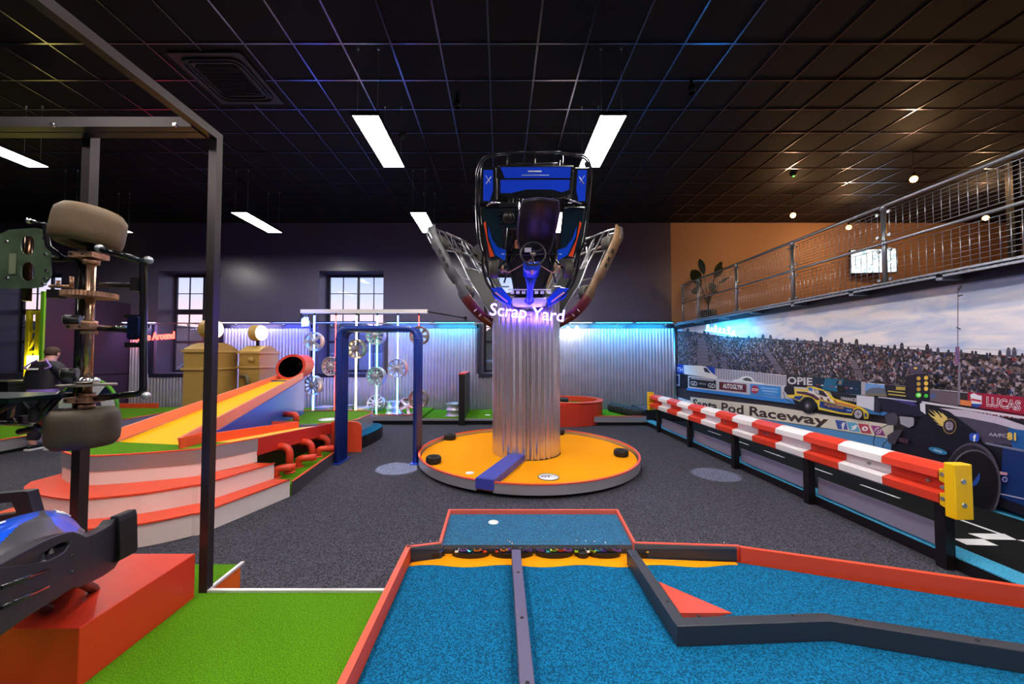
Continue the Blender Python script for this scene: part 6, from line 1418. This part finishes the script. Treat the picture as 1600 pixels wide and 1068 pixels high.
arm([H(46, 345, -.05), H(70, 350, -.03), H(76, 385, 0), H(97, 403, .0)], None, .013, BLACKG, 'seat_stay'); m = MB(); m.ball(H(46, 345, -.05), .016, 8); m.build('stay_cap', CHROME, hk)
arm(H(82, 404, .03), H(120, 404, .03), .016, BLACKM, 'cross_tube'); arm(H(78, 447, 0), H(113, 447, 0), .008, COPPER, 'pink_rod'); arm(H(112, 432, 0), H(112, 450, 0), .009, COPPER, 'stud'); arm(H(91, 438, 0), H(91, 450, 0), .009, COPPER, 'stud')
m = MB(); c = H(88, 460, .0); m.box(c.x - .03, c.x + .03, c.y - .02, c.y + .02, c.z - .02, c.z + .025); m.build('caliper', BLACKM, hk)
# lower frame seen edge on
m = MB(); a = H(-60, 619, -.02); b = H(92, 612, -.02); m.box(a.x, b.x, a.y - .2, a.y + .12, a.z - .012, a.z + .012); m.build('floor_plate', mat('green_lit_black_tray', (20, 40, 34), .25, .6), hk)  # green light falling on the plate is mixed into its base colour
arm([H(98, 612), H(72, 642, -.02), H(64, 658, 0), H(66, 672, .04)], None, .016, BLACKG, 'bent_tube'); arm([H(-40, 660, -.05), H(0, 640), H(30, 622)], None, .015, BLACKM, 'bent_tube')
arm(H(-40, 658), H(56, 664), .012, STEEL, 'tie_rod'); arm(H(18, 655), H(23, 628), .006, COPPER, 'link'); arm(H(30, 674), H(60, 668), .016, BLACKM, 'spindle')
m = MB(); c = H(36, 655); m.box(c.x - .012, c.x + .012, c.y - .012, c.y + .012, c.z - .02, c.z + .02); m.build('rod_end', KTU, hk); MB().ball(H(18, 657), .015, 8).build('rod_end', KTU, hk)
arm([H(-30, 520, .3), H(-30, 640, .3)], None, .02, BLACKM, 'far_tube')
# hangers that carry it from the frame
arm([H(136, 404, .05), Vector((xa, yf - .01, H(0, 404).z))], None, .02, FR, 'mounting_arm'); arm([H(131, 625, .05), Vector((xa, yf - .01, H(0, 625).z))], None, .02, FR, 'mounting_arm')

# ================================================================ kart nose resting over the red plinth
kn = thing('kart_nose', 'blue kart nose with wide black front bumper leaning over the red plinth', 'kart nose', P(100, 960, z=.43))
NBK = mat('matt_black_bumper', (36, 34, 44), .42, bump=.1, bscale=100)
KA, KB = Vector((-1.568, 1.2)), Vector((-1.905, 1.82))
def KP(u, v, off=0.0):
    '''a point of the upright plane in which the bumper stands'''
    q = P(u, v, y=1.0) - CAM; e_ = KB - KA; n_ = Vector((e_.y, -e_.x)).normalized()   # plane normal in plan
    t_ = (n_.dot(KA) + off) / (n_.x * q.x + n_.y * q.y); return CAM + q * t_
face_ = [(-30, 890), (0, 874), (30, 858), (54, 846), (80, 836), (94, 832.5), (102, 831.5), (112, 835), (122, 840), (131, 837), (150, 828), (163, 820), (170, 811), (174, 812), (176, 878), (168, 890), (150, 902), (130, 912), (112, 920), (100, 921), (75, 938), (50, 952), (28, 966), (0, 985), (-30, 1006)]
hole = [(51, 874), (53, 866), (66, 858), (82, 850), (91, 848), (94, 853), (88, 863), (76, 870), (61, 877), (54, 878)]
def cut_plate(outer, holes, fn):
    bm = bmesh.new(); E = []
    for pts in [outer] + holes:
        vs = [bm.verts.new(fn(u, v)) for u, v in pts]; E += [bm.edges.new((vs[i], vs[(i + 1) % len(vs)])) for i in range(len(vs))]
    bmesh.ops.triangle_fill(bm, edges=E, use_beauty=True); bmesh.ops.dissolve_limit(bm, angle_limit=.02, verts=bm.verts, edges=bm.edges)
    m = MB(); bm.verts.index_update(); m.add([v.co.copy() for v in bm.verts], [tuple(v.index for v in f.verts) for f in bm.faces], 0); bm.free(); return m
pe = cut_plate(face_, [hole], KP).build('front_bumper', NBK, kn); s = pe.modifiers.new('solid', 'SOLIDIFY'); s.thickness = .05; s.offset = 0
s = pe.modifiers.new('bev', 'BEVEL'); s.width = .01; s.segments = 3; s.limit_method = 'ANGLE'; s.angle_limit = math.radians(40)
for a, b in (((0, 918), (74, 889)), ((0, 950), (74, 916))): MB().tube([KP(a[0], a[1], .024), KP(b[0], b[1], .024)], .007, 6).build('bumper_groove', BLACKG, pe)
for u, v in ((111.5, 868), (112, 894)): MB().ball(KP(u, v, .024), .007, 8).build('bumper_bolt', BLACKM, pe)
cap = [(171, 807), (185, 806), (187, 815), (188, 868), (186.5, 876), (178, 880), (176, 872)]
m = MB(); m.extr([P(u, v, y=1.83) for u, v in cap], (0, .09, 0), 0); m.build('bumper_end', mat('matt_black_end', (26, 24, 28), .45), kn, bevel=.006)
# rounded body: grey cowl with two glossy blue panels
tops = [(-40, 828, 1.75), (0, 817, 1.82), (33, 807, 1.9), (62, 800.5, 1.98), (82, 799, 2.03), (102, 804, 2.08), (118, 814, 2.1), (130, 828, 2.1), (139, 839, 2.08)]
lows = [(-40, 905, .04), (0, 886, .04), (30, 868, .04), (56, 856, .04), (80, 846, .04), (100, 841, .04), (116, 844, .04), (126, 846, .04), (138, 845, .04)]
T_ = smooth([P(u, v, y=y) for u, v, y in tops], 16); L_ = smooth([KP(u, v, -d) for u, v, d in lows], 16); nS = len(T_); nT = 60
grid = []
for a, b in zip(T_, L_):
    for j in range(nT + 1):
        f = j / nT; grid.append(a + (b - a) * f + Vector((0, -.02, .055)) * math.sin(PI * f) ** .8 - Vector((0, 0, .03)) * (f > .62) * math.sin(PI * (f - .62) / .38))
m = MB(); m.add(grid, [(i * (nT + 1) + j, i * (nT + 1) + j + 1, (i + 1) * (nT + 1) + j + 1, (i + 1) * (nT + 1) + j) for i in range(nS - 1) for j in range(nT)], 0, True)
for i in range(nS - 1):
    for j in range(nT):
        s_ = i / (nS - 1); t_ = j / nT
        if ((s_ - .71) / .25) ** 2 + ((t_ - .22) / .56) ** 2 < 1 and s_ < .93: m.m[i * nT + j] = 1
        if s_ < .42 and .08 < t_ < .82 - s_ * .75: m.m[i * nT + j] = 1
        if abs(s_ - .9) < .0: m.m[i * nT + j] = 2
e = m.build('nose_fairing', [mat('satin_grey_cowl', (72, 70, 76), .3), mat('nose_blue', (10, 90, 245), .3, coat=.35)], kn); s = e.modifiers.new('solid', 'SOLIDIFY'); s.thickness = .012
def gp(s_, t_):
    i = min(nS - 1, int(s_ * (nS - 1))); j = min(nT, int(t_ * nT)); return grid[i * (nT + 1) + j] + Vector((0, -.004, .008))
m = MB()
for a, b in (((.62, .1), (.72, .12)), ((.62, .18), (.72, .2)), ((.63, .26), (.72, .27)), ((.6, .36), (.7, .36)), ((.6, .44), (.68, .44)), ((.56, .2), (.62, .42)), ((.12, .4), (.2, .45)), ((.12, .46), (.2, .46))): m.tube([gp(*a), gp(*b)], .0045, 4)
m.build('white_decal', WHITE, e)
core = []; ks = list(range(0, nS, 8))
for i in ks: a, b = T_[i], L_[i]; core += [a - Vector((0, 0, .015)), b - Vector((0, -.01, .015)), b - Vector((0, -.02, .16)), a - Vector((0, .03, .2))]
m = MB(); m.add(core, [(4 * i + j, 4 * i + (j + 1) % 4, 4 * i + 4 + (j + 1) % 4, 4 * i + 4 + j) for i in range(len(ks) - 1) for j in range(4)] + [(0, 1, 2, 3), tuple(4 * (len(ks) - 1) + j for j in (3, 2, 1, 0))], 0)
m.build('under_body', BLACKM, kn)
m = MB()
for u, v in ((45, 809), (5, 818)): m.tube([P(u, v, y=2.13), P(u + 4, v + 22, y=1.95)], .018, 8)
m.build('grille_stay', BLACKM, kn)
# black side piece with an opening
bm = bmesh.new()
def loop3(pts):
    vs = [bm.verts.new(P(u, v, y=2.12)) for u, v in pts]; return [bm.edges.new((vs[i], vs[(i + 1) % len(vs)])) for i in range(len(vs))]
E = loop3([(-40, 774), (0, 771), (36, 767.5), (43, 768), (53, 804), (40, 812), (0, 816), (-40, 822)]) + loop3([(-20, 788), (18, 784), (25, 799), (24, 802), (-20, 808)])
bmesh.ops.triangle_fill(bm, edges=E, use_beauty=True)
m = MB(); bm.verts.index_update(); m.add([v.co.copy() for v in bm.verts], [tuple(v.index for v in f.verts) for f in bm.faces], 0); bm.free()
e = m.build('side_grille', NBK, kn); s = e.modifiers.new('solid', 'SOLIDIFY'); s.thickness = .05; s.offset = 1
m = MB(); a = P(60, 905, y=1.5); m.tube([P(20, 940, y=1.4), Vector((-2.1, 1.75, .43))], .02, 8); m.tube([P(110, 900, y=1.6), Vector((-2.05, 1.9, .43))], .02, 8); m.build('support_leg', BLACKM, kn)
